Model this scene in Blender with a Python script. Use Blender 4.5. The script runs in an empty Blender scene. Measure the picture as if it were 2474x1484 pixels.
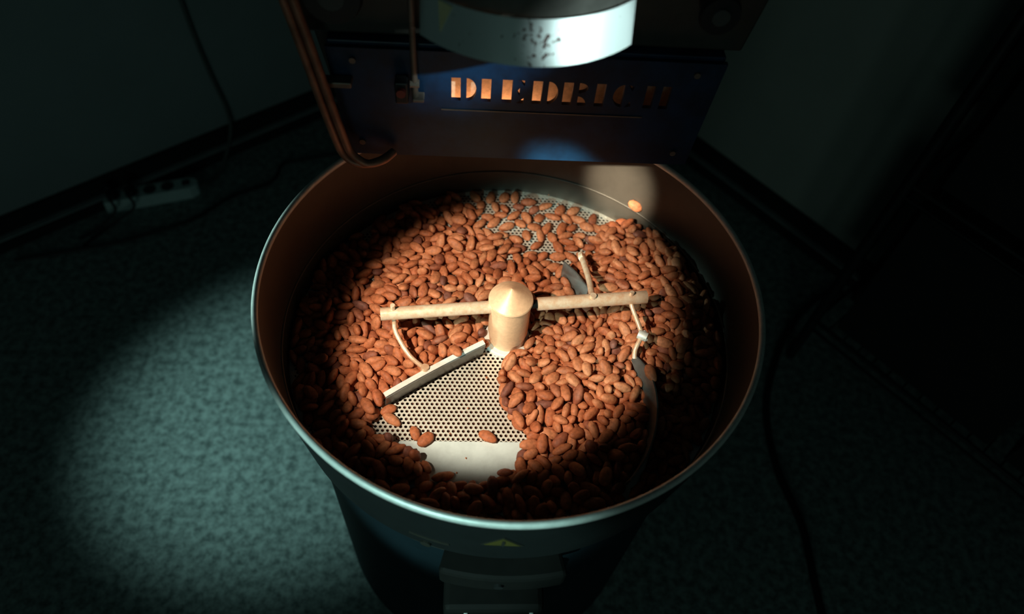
import bpy, bmesh, math, random
import numpy as np
from mathutils import Matrix, Vector, Euler

random.seed(11)
SC = bpy.context.scene
COL = SC.collection
R = math.radians

# ------------------------------------------------------------------ camera
# World frame: origin under the centre of the cooling bin, x along the roaster's front, y towards the wall corner, z up.
def camera():
    pitch, roll, yaw = R(53.3137), R(-6.3766), R(-6.3)
    fwd = Vector((0, math.cos(pitch), -math.sin(pitch)))
    right = Vector((1, 0, 0))
    down = -right.cross(fwd)
    rt = right * math.cos(roll) + down * math.sin(roll)
    dn = -right * math.sin(roll) + down * math.cos(roll)
    rz = Matrix.Rotation(yaw, 3, 'Z')
    rt, dn, fw = rz @ rt, rz @ dn, rz @ fwd
    cd = bpy.data.cameras.new('camera')
    cd.sensor_width = 36.0
    cd.lens = 1749.0 / 2474.0 * 36.0
    cd.clip_start = 0.02
    cd.dof.use_dof = True
    cd.dof.focus_distance = 1.03
    cd.dof.aperture_fstop = 2.2
    co = bpy.data.objects.new('camera', cd)
    m = Matrix((rt, -dn, -fw)).transposed().to_4x4()
    m.translation = Vector((-0.0647, -0.6092, 1.5608))
    co.matrix_world = m
    COL.objects.link(co)
    SC.camera = co
camera()

# ------------------------------------------------------------------ world, lamps, exposure
w = bpy.data.worlds.new('world')
SC.world = w
w.use_nodes = True
w.node_tree.nodes['Background'].inputs[0].default_value = (0.30, 0.62, 0.62, 1)
w.node_tree.nodes['Background'].inputs[1].default_value = 0.009
SC.view_settings.view_transform = 'Standard'
SC.view_settings.look = 'None'
SC.view_settings.gamma = 1.0
SC.view_settings.use_curve_mapping = False
SC.view_settings.exposure = 0.0

def spot(name, loc, target, watts, color, half, blend, radius):
    l = bpy.data.lights.new(name, 'SPOT')
    l.energy = watts
    l.color = color
    l.spot_size = R(half * 2)
    l.spot_blend = blend
    l.shadow_soft_size = radius
    o = bpy.data.objects.new(name, l)
    o.location = loc
    o.rotation_euler = (Vector(target) - Vector(loc)).to_track_quat('-Z', 'Y').to_euler()
    COL.objects.link(o)
    return o
# a gooseneck work lamp over the bin, a cool ceiling spot on the floor, added spots for the back wall, rim and chute, an added wall fill
spot('work_lamp', (-0.475, -0.425, 1.525), (-0.016, 0.006, 0.68), 66, (1.0, 0.83, 0.62), 12.7, 0.42, 0.010)
spot('added_spot_back_wall', (-0.50, -0.47, 1.47), (0.188, 0.262, 0.724), 290, (1.0, 0.83, 0.60), 3.4, 1.0, 0.010)  # added to brighten one patch of the bin's back wall
spot('ceiling_spot_floor', (-1.90, -0.42, 2.10), (-0.45, 0.23, 0.0), 130, (0.60, 1.0, 0.95), 10.6, 1.0, 0.05)
spot('added_spot_front_rim', (-0.95, -2.05, 1.74), (-0.115, -0.29, 0.725), 175, (0.56, 1.0, 0.93), 5.9, 0.45, 0.03)  # added to brighten the front of the rim
spot('added_spot_left_rim', (-1.70, -0.12, 1.19), (-0.335, 0.02, 0.722), 110, (0.60, 1.0, 0.93), 5.6, 0.5, 0.03)  # added to brighten the left of the rim
spot('added_spot_chute', (0.95, -0.90, 1.90), (0.075, 0.02, 1.158), 150, (0.78, 1.0, 0.97), 2.6, 0.6, 0.02)  # added to brighten the right half of the chute
def added_fill_light():  # area light added to lift the right wall
    l = bpy.data.lights.new('added_wall_fill', 'AREA'); l.shape = 'RECTANGLE'; l.size = 0.9; l.size_y = 1.7
    l.energy = 3.4; l.color = (0.62, 1.0, 0.90)
    o = bpy.data.objects.new('added_wall_fill', l); o.location = (-0.5, -3.4, 1.15)
    o.rotation_euler = (Vector((0.2, 0.8, 0.7)) - o.location).to_track_quat('-Z', 'Y').to_euler(); COL.objects.link(o)
added_fill_light()

# ------------------------------------------------------------------ materials
MATS = {}
def mat(name, color, rough=0.6, metal=0.0, noise=0.0, scale=60.0, bump=0.0, bscale=200.0, color2=None, spec=0.5, detail=4.0, aniso=0.0):
    m = bpy.data.materials.new(name)
    m.use_nodes = True
    nt = m.node_tree
    b = nt.nodes['Principled BSDF']
    b.inputs['Base Color'].default_value = (*color, 1)
    b.inputs['Roughness'].default_value = rough
    b.inputs['Metallic'].default_value = metal
    b.inputs['Specular IOR Level'].default_value = spec
    tc = nt.nodes.new('ShaderNodeTexCoord')
    if noise > 0:
        n = nt.nodes.new('ShaderNodeTexNoise')
        n.inputs['Scale'].default_value = scale
        n.inputs['Detail'].default_value = detail
        n.inputs['Roughness'].default_value = 0.65
        nt.links.new(tc.outputs['Object'], n.inputs['Vector'])
        r = nt.nodes.new('ShaderNodeValToRGB')
        c2 = color2 or tuple(c * (1 - noise) for c in color)
        r.color_ramp.elements[0].position = 0.36
        r.color_ramp.elements[1].position = 0.62
        r.color_ramp.elements[0].color = (*c2, 1)
        r.color_ramp.elements[1].color = (*color, 1)
        nt.links.new(n.outputs['Fac'], r.inputs['Fac'])
        nt.links.new(r.outputs['Color'], b.inputs['Base Color'])
    if bump > 0:
        n2 = nt.nodes.new('ShaderNodeTexNoise')
        n2.inputs['Scale'].default_value = bscale
        n2.inputs['Detail'].default_value = 3
        nt.links.new(tc.outputs['Object'], n2.inputs['Vector'])
        bp = nt.nodes.new('ShaderNodeBump')
        bp.inputs['Strength'].default_value = bump
        bp.inputs['Distance'].default_value = 0.002
        nt.links.new(n2.outputs['Fac'], bp.inputs['Height'])
        nt.links.new(bp.outputs['Normal'], b.inputs['Normal'])
    MATS[name] = m
    return m

mat('floor_concrete', (0.30, 0.40, 0.38), 0.75, noise=0.6, scale=55, color2=(0.085, 0.125, 0.12), bump=0.25, bscale=120, detail=7)
mat('wall_paint_shaded', (0.27, 0.31, 0.31), 0.85, noise=0.08, scale=4, bump=0.08, bscale=300)  # shade put into the colour: left wall darker than the right
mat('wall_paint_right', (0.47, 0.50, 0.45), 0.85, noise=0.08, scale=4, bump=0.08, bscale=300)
mat('black_rubber', (0.012, 0.013, 0.013), 0.7, noise=0.3, scale=30)
mat('grey_trim', (0.30, 0.36, 0.36), 0.45, noise=0.15, scale=20)
mat('steel_rim', (0.84, 0.86, 0.82), 0.45, metal=0.25, noise=0.15, scale=90, bump=0.05)
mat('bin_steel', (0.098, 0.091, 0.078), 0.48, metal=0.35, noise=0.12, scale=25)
def brushed(name):
    nt = MATS[name].node_tree; b = nt.nodes['Principled BSDF']
    b.inputs['Anisotropic'].default_value = 0.8
    t = nt.nodes.new('ShaderNodeTangent'); t.direction_type = 'RADIAL'; t.axis = 'Z'
    nt.links.new(t.outputs[0], b.inputs['Tangent'])
brushed('bin_steel')
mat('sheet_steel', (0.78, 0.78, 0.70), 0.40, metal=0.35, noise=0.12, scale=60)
mat('door_steel', (0.74, 0.88, 0.90), 0.35, metal=0.2, noise=0.12, scale=50)
mat('chaff_brown', (0.10, 0.022, 0.010), 0.95, noise=0.5, scale=80)
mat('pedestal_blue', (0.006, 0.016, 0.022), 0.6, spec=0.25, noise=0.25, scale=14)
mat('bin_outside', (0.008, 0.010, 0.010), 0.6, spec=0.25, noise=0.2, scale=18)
mat('dark_iron', (0.006, 0.006, 0.005), 0.7, spec=0.2, noise=0.35, scale=25)
mat('dust_steel', (0.84, 0.50, 0.30), 0.42, metal=0.15, noise=0.22, scale=170, color2=(0.74, 0.43, 0.26), bump=0.05, bscale=500)
mat('arm_steel', (0.84, 0.64, 0.47), 0.32, metal=0.30, noise=0.25, scale=120, color2=(0.76, 0.47, 0.30), bump=0.04, bscale=500)
mat('blade_steel', (0.24, 0.24, 0.23), 0.42, metal=0.7, noise=0.25, scale=80, bump=0.05)
mat('roaster_blue', (0.0015, 0.028, 0.082), 0.42, noise=0.35, scale=22, color2=(0.0008, 0.012, 0.036), bump=0.04)
mat('roaster_face', (0.050, 0.044, 0.036), 0.55, noise=0.4, scale=14)
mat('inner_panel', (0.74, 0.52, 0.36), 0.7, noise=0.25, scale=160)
mat('copper_tube', (0.36, 0.17, 0.11), 0.45, metal=0.4, noise=0.4, scale=40)
mat('rod_steel', (0.22, 0.18, 0.15), 0.45, metal=0.5, noise=0.3, scale=40)
mat('knob_black', (0.010, 0.011, 0.012), 0.45, noise=0.2, scale=40)
mat('knob_grey', (0.045, 0.06, 0.06), 0.5, noise=0.2, scale=40)
mat('red_plastic', (0.28, 0.04, 0.03), 0.5, noise=0.2, scale=40)
mat('sticker_yellow', (0.075, 0.062, 0.010), 0.5, noise=0.15, scale=80)
mat('sticker_black', (0.02, 0.02, 0.015), 0.5, noise=0.15, scale=80)
mat('white_plastic', (0.55, 0.70, 0.68), 0.5, noise=0.1, scale=30)
mat('black_plastic', (0.010, 0.010, 0.011), 0.55, noise=0.2, scale=30)
mat('grey_cable', (0.10, 0.115, 0.11), 0.6, noise=0.2, scale=30)
mat('rack_metal', (0.020, 0.022, 0.022), 0.5, metal=0.3, noise=0.3, scale=25)
mat('carton', (0.012, 0.013, 0.013), 0.8, noise=0.3, scale=12)
mat('chute_edge', (0.10, 0.10, 0.09), 0.5, metal=0.4, noise=0.3, scale=30)
mat('glint_cream', (0.80, 0.74, 0.42), 0.6, noise=0.1, scale=60)

def chute_material():
    m = mat('chute_steel', (0.66, 0.74, 0.74), 0.42, metal=0.35, bump=0.05, bscale=300)
    nt = m.node_tree
    b = nt.nodes['Principled BSDF']
    tc = nt.nodes.new('ShaderNodeTexCoord')
    n = nt.nodes.new('ShaderNodeTexNoise')
    n.inputs['Scale'].default_value = 190
    n.inputs['Detail'].default_value = 6
    nt.links.new(tc.outputs['Object'], n.inputs['Vector'])
    big = nt.nodes.new('ShaderNodeVectorMath'); big.operation = 'DISTANCE'
    big.inputs[1].default_value = (0.000, 0.010, 1.155)
    nt.links.new(tc.outputs['Object'], big.inputs[0])
    mr = nt.nodes.new('ShaderNodeMapRange')
    mr.inputs[1].default_value = 0.008; mr.inputs[2].default_value = 0.042
    mr.inputs[3].default_value = 0.455; mr.inputs[4].default_value = 0.28
    nt.links.new(big.outputs['Value'], mr.inputs[0])
    lt = nt.nodes.new('ShaderNodeMath'); lt.operation = 'LESS_THAN'
    nt.links.new(n.outputs['Fac'], lt.inputs[0]); nt.links.new(mr.outputs[0], lt.inputs[1])
    mx = nt.nodes.new('ShaderNodeMix'); mx.data_type = 'RGBA'
    mx.inputs[6].default_value = (0.66, 0.74, 0.74, 1); mx.inputs[7].default_value = (0.09, 0.055, 0.05, 1)
    nt.links.new(lt.outputs[0], mx.inputs[0]); nt.links.new(mx.outputs[2], b.inputs['Base Color'])
chute_material()

def bean_material():
    m = bpy.data.materials.new('cacao_bean'); m.use_nodes = True
    nt = m.node_tree; b = nt.nodes['Principled BSDF']
    tc = nt.nodes.new('ShaderNodeTexCoord'); oi = nt.nodes.new('ShaderNodeObjectInfo')
    at = nt.nodes.new('ShaderNodeAttribute'); at.attribute_name = 'tone'
    ad = nt.nodes.new('ShaderNodeMath'); ad.operation = 'ADD'
    nt.links.new(oi.outputs['Random'], ad.inputs[0]); nt.links.new(at.outputs['Fac'], ad.inputs[1])
    fr = nt.nodes.new('ShaderNodeMath'); fr.operation = 'FRACT'; nt.links.new(ad.outputs[0], fr.inputs[0])
    ramp = nt.nodes.new('ShaderNodeValToRGB')
    e = ramp.color_ramp.elements
    e[0].position = 0.0; e[0].color = (0.33, 0.092, 0.041, 1)
    e[1].position = 1.0; e[1].color = (0.57, 0.220, 0.105, 1)
    k = ramp.color_ramp.elements.new(0.06); k.color = (0.20, 0.075, 0.055, 1)
    k = ramp.color_ramp.elements.new(0.10); k.color = (0.41, 0.120, 0.050, 1)
    k = ramp.color_ramp.elements.new(0.6); k.color = (0.49, 0.160, 0.068, 1)
    nt.links.new(fr.outputs[0], ramp.inputs['Fac'])
    n = nt.nodes.new('ShaderNodeTexNoise'); n.inputs['Scale'].default_value = 210; n.inputs['Detail'].default_value = 5
    nt.links.new(tc.outputs['Object'], n.inputs['Vector'])
    mr = nt.nodes.new('ShaderNodeMapRange'); mr.inputs[1].default_value = 0.3; mr.inputs[2].default_value = 0.7
    mr.inputs[3].default_value = 0.62; mr.inputs[4].default_value = 1.12
    nt.links.new(n.outputs['Fac'], mr.inputs[0])
    mu = nt.nodes.new('ShaderNodeMix'); mu.data_type = 'RGBA'; mu.blend_type = 'MULTIPLY'; mu.inputs[0].default_value = 1
    nt.links.new(ramp.outputs['Color'], mu.inputs[6]); nt.links.new(mr.outputs[0], mu.inputs[7])
    nt.links.new(mu.outputs[2], b.inputs['Base Color'])
    b.inputs['Roughness'].default_value = 0.62
    b.inputs['Specular IOR Level'].default_value = 0.35
    bp = nt.nodes.new('ShaderNodeBump'); bp.inputs['Strength'].default_value = 0.35; bp.inputs['Distance'].default_value = 0.0012
    nt.links.new(n.outputs['Fac'], bp.inputs['Height']); nt.links.new(bp.outputs['Normal'], b.inputs['Normal'])
    MATS['cacao_bean'] = m
bean_material()

# ------------------------------------------------------------------ helpers
class MB:
    """collects shapes of one part, then links them as one mesh object"""
    def __init__(s): s.v = []; s.f = []
    def add(s, v, f):
        n = len(s.v); s.v += [tuple(p) for p in v]; s.f += [tuple(i + n for i in q) for q in f]; return s
    def box(s, x0, x1, y0, y1, z0, z1, m=None):
        v = [Vector((x, y, z)) for z in (z0, z1) for y in (y0, y1) for x in (x0, x1)]
        if m is not None: v = [m @ p for p in v]
        return s.add(v, [(0, 2, 3, 1), (4, 5, 7, 6), (0, 1, 5, 4), (2, 6, 7, 3), (0, 4, 6, 2), (1, 3, 7, 5)])
    def tube(s, path, r, n=10, caps=True, radii=None):
        P = [Vector(p) for p in path]; v = []; f = []
        up = None
        for i, p in enumerate(P):
            t = (P[min(i + 1, len(P) - 1)] - P[max(i - 1, 0)]).normalized()
            if up is None:
                a = Vector((0, 0, 1)) if abs(t.z) < 0.9 else Vector((1, 0, 0)); up = (a - t * a.dot(t)).normalized()
            else: up = (up - t * up.dot(t)).normalized()
            sd = t.cross(up); rr = radii[i] if radii else r
            v += [p + (up * math.cos(2 * math.pi * k / n) + sd * math.sin(2 * math.pi * k / n)) * rr for k in range(n)]
        for i in range(len(P) - 1):
            for k in range(n):
                a, b = i * n + k, i * n + (k + 1) % n
                f.append((a, b, b + n, a + n))
        if caps:
            f.append(tuple(range(n))[::-1]); f.append(tuple(range((len(P) - 1) * n, len(P) * n)))
        return s.add(v, f)
    def lathe(s, prof, n=96, cx=0, cy=0, a0=0.0, a1=2 * math.pi, closed=False):
        full = abs(a1 - a0 - 2 * math.pi) < 1e-6
        m = n if full else n + 1; k = len(prof); v = []; f = []
        for i in range(m):
            a = a0 + (a1 - a0) * i / n
            v += [(cx + r * math.cos(a), cy + r * math.sin(a), z) for r, z in prof]
        for i in range(n):
            j = (i + 1) % m
            for q in range(k if closed else k - 1):
                q2 = (q + 1) % k
                f.append((i * k + q, j * k + q, j * k + q2, i * k + q2))
        return s.add(v, f)
    def sheet(s, A, B, t):
        """solid strip between two polylines A and B, thickness t"""
        A = [Vector(p) for p in A]; B = [Vector(p) for p in B]; n = len(A); v = []; f = []
        for i in range(n):
            d = (A[min(i + 1, n - 1)] - A[max(i - 1, 0)]); nn = d.cross(B[i] - A[i]).normalized() * t
            v += [A[i], B[i], B[i] + nn, A[i] + nn]
        for i in range(n - 1):
            for k in range(4):
                f.append((i * 4 + k, i * 4 + (k + 1) % 4, i * 4 + 4 + (k + 1) % 4, i * 4 + 4 + k))
        f += [(3, 2, 1, 0), tuple(range(4 * n - 4, 4 * n))]
        return s.add(v, f)
    def build(s, name, material, parent=None, smooth=False, bevel=0.0, angle=40):
        me = bpy.data.meshes.new(name); me.from_pydata(s.v, [], s.f); me.update()
        bm = bmesh.new(); bm.from_mesh(me); bmesh.ops.recalc_face_normals(bm, faces=bm.faces)
        bm.to_mesh(me); bm.free()
        return link(name, me, material, parent, smooth, bevel, angle)
def link(name, me, material, parent=None, smooth=False, bevel=0.0, angle=40):
    o = bpy.data.objects.new(name, me); COL.objects.link(o)
    if material: me.materials.append(MATS[material])
    if smooth:
        me.polygons.foreach_set('use_smooth', [True] * len(me.polygons))
        me.set_sharp_from_angle(angle=R(angle))
    if bevel:
        md = o.modifiers.new('bevel', 'BEVEL'); md.width = bevel; md.segments = 2; md.limit_method = 'ANGLE'
    if parent: o.parent = parent
    return o
def tag(o, label=None, cat=None, group=None, kind=None):
    for k, v in (('label', label), ('category', cat), ('group', group), ('kind', kind)):
        if v: o[k] = v
    return o
def thing(name, label, cat, loc=(0, 0, 0), group=None):
    o = bpy.data.objects.new(name, None); o.empty_display_size = 0.05; COL.objects.link(o)
    o.location = loc
    return tag(o, label, cat, group)
def part_label(o, s): o['label'] = s; return o
def curve_pts(P, n=6):
    """Catmull-Rom through the points"""
    P = [Vector(p) for p in P]; Q = [P[0]] + P + [P[-1]]; out = []
    for i in range(1, len(Q) - 2):
        a, b, c, d = Q[i - 1:i + 3]
        for k in range(n):
            t = k / n
            out.append(0.5 * ((2 * b) + (c - a) * t + (2 * a - 5 * b + 4 * c - d) * t * t + (3 * b - a - 3 * c + d) * t ** 3))
    out.append(P[-1]); return out

# ------------------------------------------------------------------ the room: floor and two walls meeting behind the roaster
dL = Vector((math.cos(R(38.5)), math.sin(R(38.5)), 0)); nL = Vector((-dL.y, dL.x, 0))      # nL points out of the room
dR = Vector((math.cos(R(-51.5)), math.sin(R(-51.5)), 0)); nR = Vector((-dR.y, dR.x, 0))
corner = Vector((0.112, 1.849, 0))
tag(MB().box(-4.0, 4.0, -3.2, 4.0, -0.05, 0.0).build('floor', 'floor_concrete'), 'speckled grey-green concrete floor', kind='structure')
def frame(origin, along, out):
    return Matrix(((along.x, out.x, 0, origin.x), (along.y, out.y, 0, origin.y), (0, 0, 1, 0), (0, 0, 0, 1)))
FL = frame(corner, -dL, nL)      # x runs from the corner along the left wall
FR = frame(corner, dR, nR)
tag(MB().box(-0.1, 3.6, 0.0, 0.1, 0, 2.8, FL).build('wall_left', 'wall_paint_shaded'), 'plain dim painted wall on the left', kind='structure')
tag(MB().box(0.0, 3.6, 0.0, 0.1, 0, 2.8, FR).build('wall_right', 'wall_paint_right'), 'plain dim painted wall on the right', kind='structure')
def baseboard(name, F):
    m = MB()
    prof = [(0, 0), (-0.030, 0), (-0.030, 0.030), (-0.012, 0.036), (-0.012, 0.088), (0, 0.092)]
    v = [F @ Vector((x, y - 0.0005, z)) for x in (0.03, 3.5) for y, z in prof]; k = len(prof)
    m.add(v, [(i, (i + 1) % k, k + (i + 1) % k, k + i) for i in range(k)] + [tuple(range(k))[::-1], tuple(range(k, 2 * k))])
    b = tag(m.build(name, 'black_rubber'), 'black skirting board', kind='structure')
    c = MB().box(0.05, 3.5, -0.031, -0.0125, 0.0365, 0.0405, F).build('ledge_strip', 'grey_trim', b)
    part_label(c, 'pale grey strip along the skirting')
baseboard('baseboard_left', FL)
baseboard('baseboard_right', FR)

# ------------------------------------------------------------------ cooling bin
ZF = 0.655
RB = 0.3184      # inner radius at the floor; the wall flares to 0.334 at the rim
binr = thing('cooling_bin', 'round steel cooling bin with perforated floor standing under the roaster', 'cooling bin')
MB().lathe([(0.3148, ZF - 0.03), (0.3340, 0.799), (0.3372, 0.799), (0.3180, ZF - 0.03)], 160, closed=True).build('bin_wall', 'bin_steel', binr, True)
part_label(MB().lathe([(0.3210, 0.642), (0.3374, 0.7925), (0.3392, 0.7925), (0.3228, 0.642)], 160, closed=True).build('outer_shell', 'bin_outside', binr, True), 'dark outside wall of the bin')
part_label(MB().lathe([(0.3325, 0.7965), (0.3318, 0.8005), (0.3332, 0.8035), (0.3362, 0.8050), (0.3388, 0.8040), (0.3402, 0.8005), (0.3398, 0.7950), (0.338, 0.7935)], 200, closed=True).build('rim', 'steel_rim', binr, True, angle=70), 'pale rolled steel rim')
MB().lathe([(0.3222, 0.6930), (0.3204, 0.6935), (0.3199, 0.6950), (0.3208, 0.6968), (0.3228, 0.6972)], 160).build('weld_bead', 'bin_steel', binr, True, angle=80)
def perforated():
    pitch, hr, th, y_end = 0.0069, 0.00225, 0.0012, -0.1655
    dy = pitch * math.sqrt(3) / 2; K = 12; V = []; F = []
    hexr = pitch / math.sqrt(3)
    outer = []
    for k in range(K):
        a = R(90 + 30 * k)
        rr = hexr if k % 2 == 0 else pitch / 2
        outer.append((rr * math.cos(a), rr * math.sin(a)))
    inner = [(hr * math.cos(R(90 + 30 * k)), hr * math.sin(R(90 + 30 * k))) for k in range(K)]
    nrow = int(0.52 / dy) + 1
    tmpl = np.array([(x, y, 0) for x, y in outer] + [(x, y, 0) for x, y in inner] + [(x, y, -th) for x, y in inner])
    tf = []
    for k in range(K):
        j = (k + 1) % K
        tf.append((k, j, K + j, K + k)); tf.append((K + k, K + j, 2 * K + j, 2 * K + k))
    tf = np.array(tf)
    for row in range(nrow):
        y = y_end + row * dy
        for c in range(-52, 53):
            x = (c + 0.5 * (row % 2)) * pitch
            d = math.hypot(x, y)
            if d > RB - 0.0032 or d < 0.0265: continue
            F.append(tf + 36 * len(V)); V.append(tmpl + np.array((x, y, ZF)))
    V = np.concatenate(V); F = np.concatenate(F)
    me = bpy.data.meshes.new('perforated_floor'); me.from_pydata(V.tolist(), [], F.tolist()); me.update()
    o = link('perforated_floor', me, 'sheet_steel', binr)
    part_label(o, 'pale perforated steel floor sheet with small round holes')
perforated()
# solid margin ring and the solid discharge door in front of the last row of holes
MB().lathe([(RB - 0.0065, ZF - 0.0003), (RB - 0.0002, ZF - 0.0003), (RB - 0.0002, ZF - 0.002), (RB - 0.0065, ZF - 0.002)], 160, closed=True).build('floor_margin', 'sheet_steel', binr)
yd = -0.1690

half = math.acos(-yd / (RB - 0.0005))
arc = [((RB - 0.0005) * math.sin(-half + 2 * half * i / 48), -(RB - 0.0005) * math.cos(-half + 2 * half * i / 48)) for i in range(49)]
m = MB(); k = len(arc)
m.add([(x, y, ZF + 0.0002) for x, y in arc] + [(x, y, ZF - 0.0018) for x, y in arc], [tuple(range(k)), tuple(range(k, 2 * k))[::-1]] + [(i, (i + 1) % k, k + (i + 1) % k, k + i) for i in range(k)])
part_label(m.build('discharge_door', 'door_steel', binr), 'smooth solid steel plate at the front of the floor')
MB().lathe([(0.0, 0.628), (RB - 0.002, 0.628), (RB - 0.002, 0.6265), (0.0, 0.6265)], 64).build('chaff_pan', 'chaff_brown', binr)
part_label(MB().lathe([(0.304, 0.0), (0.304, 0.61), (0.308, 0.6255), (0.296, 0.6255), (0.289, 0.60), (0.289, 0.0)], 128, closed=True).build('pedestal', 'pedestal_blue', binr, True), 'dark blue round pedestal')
# discharge spout at the front
def arc_box(m, r0, r1, t0, t1, z0, z1, n=14):
    v = []; f = []
    for i in range(n + 1):
        t = R(t0 + (t1 - t0) * i / n); s, c = math.sin(t), -math.cos(t)
        v += [(r0 * s, r0 * c, z0), (r1 * s, r1 * c, z0), (r1 * s, r1 * c, z1), (r0 * s, r0 * c, z1)]
    for i in range(n):
        for q in range(4): f.append((i * 4 + q, i * 4 + (q + 1) % 4, i * 4 + 4 + (q + 1) % 4, i * 4 + 4 + q))
    f += [(0, 1, 2, 3), tuple(range(4 * n, 4 * n + 4))]
    return m.add(v, f)
spout = arc_box(MB(), 0.306, 0.350, -15.0, 12.0, 0.595, 0.641).build('discharge_spout', 'dark_iron', binr, bevel=0.006)
MB().box(-0.083, 0.046, -0.374, -0.29, 0.18, 0.596).build('spout_box', 'dark_iron', binr, bevel=0.008)
MB().tube([(-0.014, -0.347, 0.620), (-0.014, -0.353, 0.620)], 0.006, 14).build('spout_bolt', 'rack_metal', spout)
hp = [(-0.054, -0.374, 0.585), (-0.054, -0.379, 0.58), (-0.054, -0.380, 0.545), (-0.050, -0.380, 0.522), (-0.036, -0.380, 0.506), (-0.012, -0.380, 0.500), (0.012, -0.380, 0.506), (0.026, -0.380, 0.522), (0.030, -0.380, 0.545), (0.030, -0.379, 0.58), (0.030, -0.374, 0.585)]
part_label(MB().tube(curve_pts(hp, 4), 0.0028, 8).build('bail_handle', 'steel_rim', binr, True), 'thin steel bail handle')
part_label(arc_box(MB(), 0.3255, 0.3284, -22.5, -13.5, 0.679, 0.6845, 8).build('lever_slot', 'sticker_black', binr), 'black slot')
MB().tube([(0.322 * math.sin(R(-19)), -0.322 * math.cos(R(-19)), 0.655), (0.3275 * math.sin(R(-19)), -0.3275 * math.cos(R(-19)), 0.655)], 0.007, 14).build('shell_bolt', 'sticker_black', binr)
def sticker():
    c, r = -0.014, 0.3397
    def q(x, z, rr): rr = rr - (0.7925 - z) * 0.109; t = math.asin((c + x) / rr); return (rr * math.sin(t), -rr * math.cos(t), z)
    def tri(m, s, r0, r1):
        pts = [(-0.026 * s, 0.7140 + 0.012 * (1 - s)), (0.026 * s, 0.7140 + 0.012 * (1 - s)), (0.0, 0.7140 + 0.012 * (1 - s) + 0.042 * s)]
        m.add([q(x, z, r0) for x, z in pts] + [q(x, z, r1) for x, z in pts], [(0, 2, 1), (3, 4, 5), (0, 1, 4, 3), (1, 2, 5, 4), (2, 0, 3, 5)]); return m
    a = tri(MB(), 1.0, r - 0.001, r + 0.0004).build('warning_sticker', 'sticker_black', binr)
    tri(MB(), 0.82, r, r + 0.0008).build('sticker_face', 'sticker_yellow', a)
    m = MB(); m.box(c - 0.0018, c + 0.0018, -0.3345, -0.3315, 0.7235, 0.7265); m.box(c - 0.0015, c + 0.0015, -0.3360, -0.3320, 0.729, 0.741)
    m.build('exclamation_mark', 'sticker_black', a)
    part_label(a, 'yellow triangular warning sticker with black border')
sticker()

# ------------------------------------------------------------------ stirring arms
st = thing('stirring_arm', 'steel stirring arms on a conical hub with sweeping blades', 'stirrer', (0, 0, ZF))
def sb(m, name, material, parent=st, smooth=True, bevel=0.0, angle=40):
    m.v = [(x, y, z - (ZF if parent is st else ZF)) for x, y, z in m.v]
    o = m.build(name, material, parent, smooth, bevel, angle)
    return o
hub = sb(MB().lathe([(0.0, 0.7800), (0.003, 0.7785), (0.0306, 0.7585), (0.0316, 0.7565), (0.0306, 0.7545), (0.0293, 0.7530), (0.0293, 0.684), (0.0275, 0.675), (0.0270, 0.662), (0.0, 0.662)], 64), 'hub', 'dust_steel', angle=25)
part_label(hub, 'dusty tan hub with a conical cap')
sb(MB().lathe([(0.0, 0.6635), (0.0335, 0.6635), (0.0345, 0.662), (0.0345, ZF + 0.0003), (0.0, ZF + 0.0003)], 48), 'hub_collar', 'steel_rim', hub)
ad = Vector((math.cos(R(6.2)), math.sin(R(6.2)), 0)); an = Vector((-ad.y, ad.x, 0)); az = Vector((0, 0, 0.741))
def arm(t0, t1, r): return MB().tube([az + ad * (t0 + (t1 - t0) * i / 4) for i in range(5)], r, 24)
armL = sb(arm(-0.027, -0.181, 0.0092), 'arm', 'arm_steel')
armR = sb(arm(0.0385, 0.199, 0.0096), 'arm', 'arm_steel')
sb(arm(0.026, 0.041, 0.0062), 'arm_shade_core', 'dark_iron', armR)  # thin dark core stands in for shade on the arm beside the hub
# left: pin, bent rod and straight scraper blade
pL = az - ad * 0.1635
rodL = sb(MB().tube(curve_pts([pL + Vector((0, 0, 0.019)), pL + Vector((0, 0, -0.015)), (-0.1600, -0.030, 0.712), (-0.1400, -0.0600, 0.7005), (-0.1170, -0.0750, 0.6885)], 5), 0.0033, 10), 'rod', 'arm_steel')
b0, b1 = Vector((-0.1715, -0.1165, 0)), Vector((-0.0365, -0.0270, 0))
bd = (b1 - b0).normalized(); bn = Vector((-bd.y, bd.x, 0))
def blade_path(off, z, bow=0.0, n=12):
    return [b0.lerp(b1, i / n) + bn * (off + bow * 4 * (i / n) * (1 - i / n)) + Vector((0, 0, z)) for i in range(n + 1)]
bl = sb(MB().sheet(blade_path(0.0012, ZF + 0.0015, 0.002), blade_path(-0.0050, ZF + 0.0330, 0.002), 0.0020), 'blade', 'blade_steel', smooth=False)
fl = sb(MB().sheet(blade_path(-0.0054, ZF + 0.0332, 0.002), blade_path(0.0016, ZF + 0.0345, 0.002), 0.0022), 'blade_flange', 'steel_rim', bl, smooth=False)
sb(MB().tube([(-0.1190, -0.0780, 0.6800), (-0.1175, -0.0745, 0.6945)], 0.0060, 12), 'blade_clamp', 'arm_steel', bl)
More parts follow.
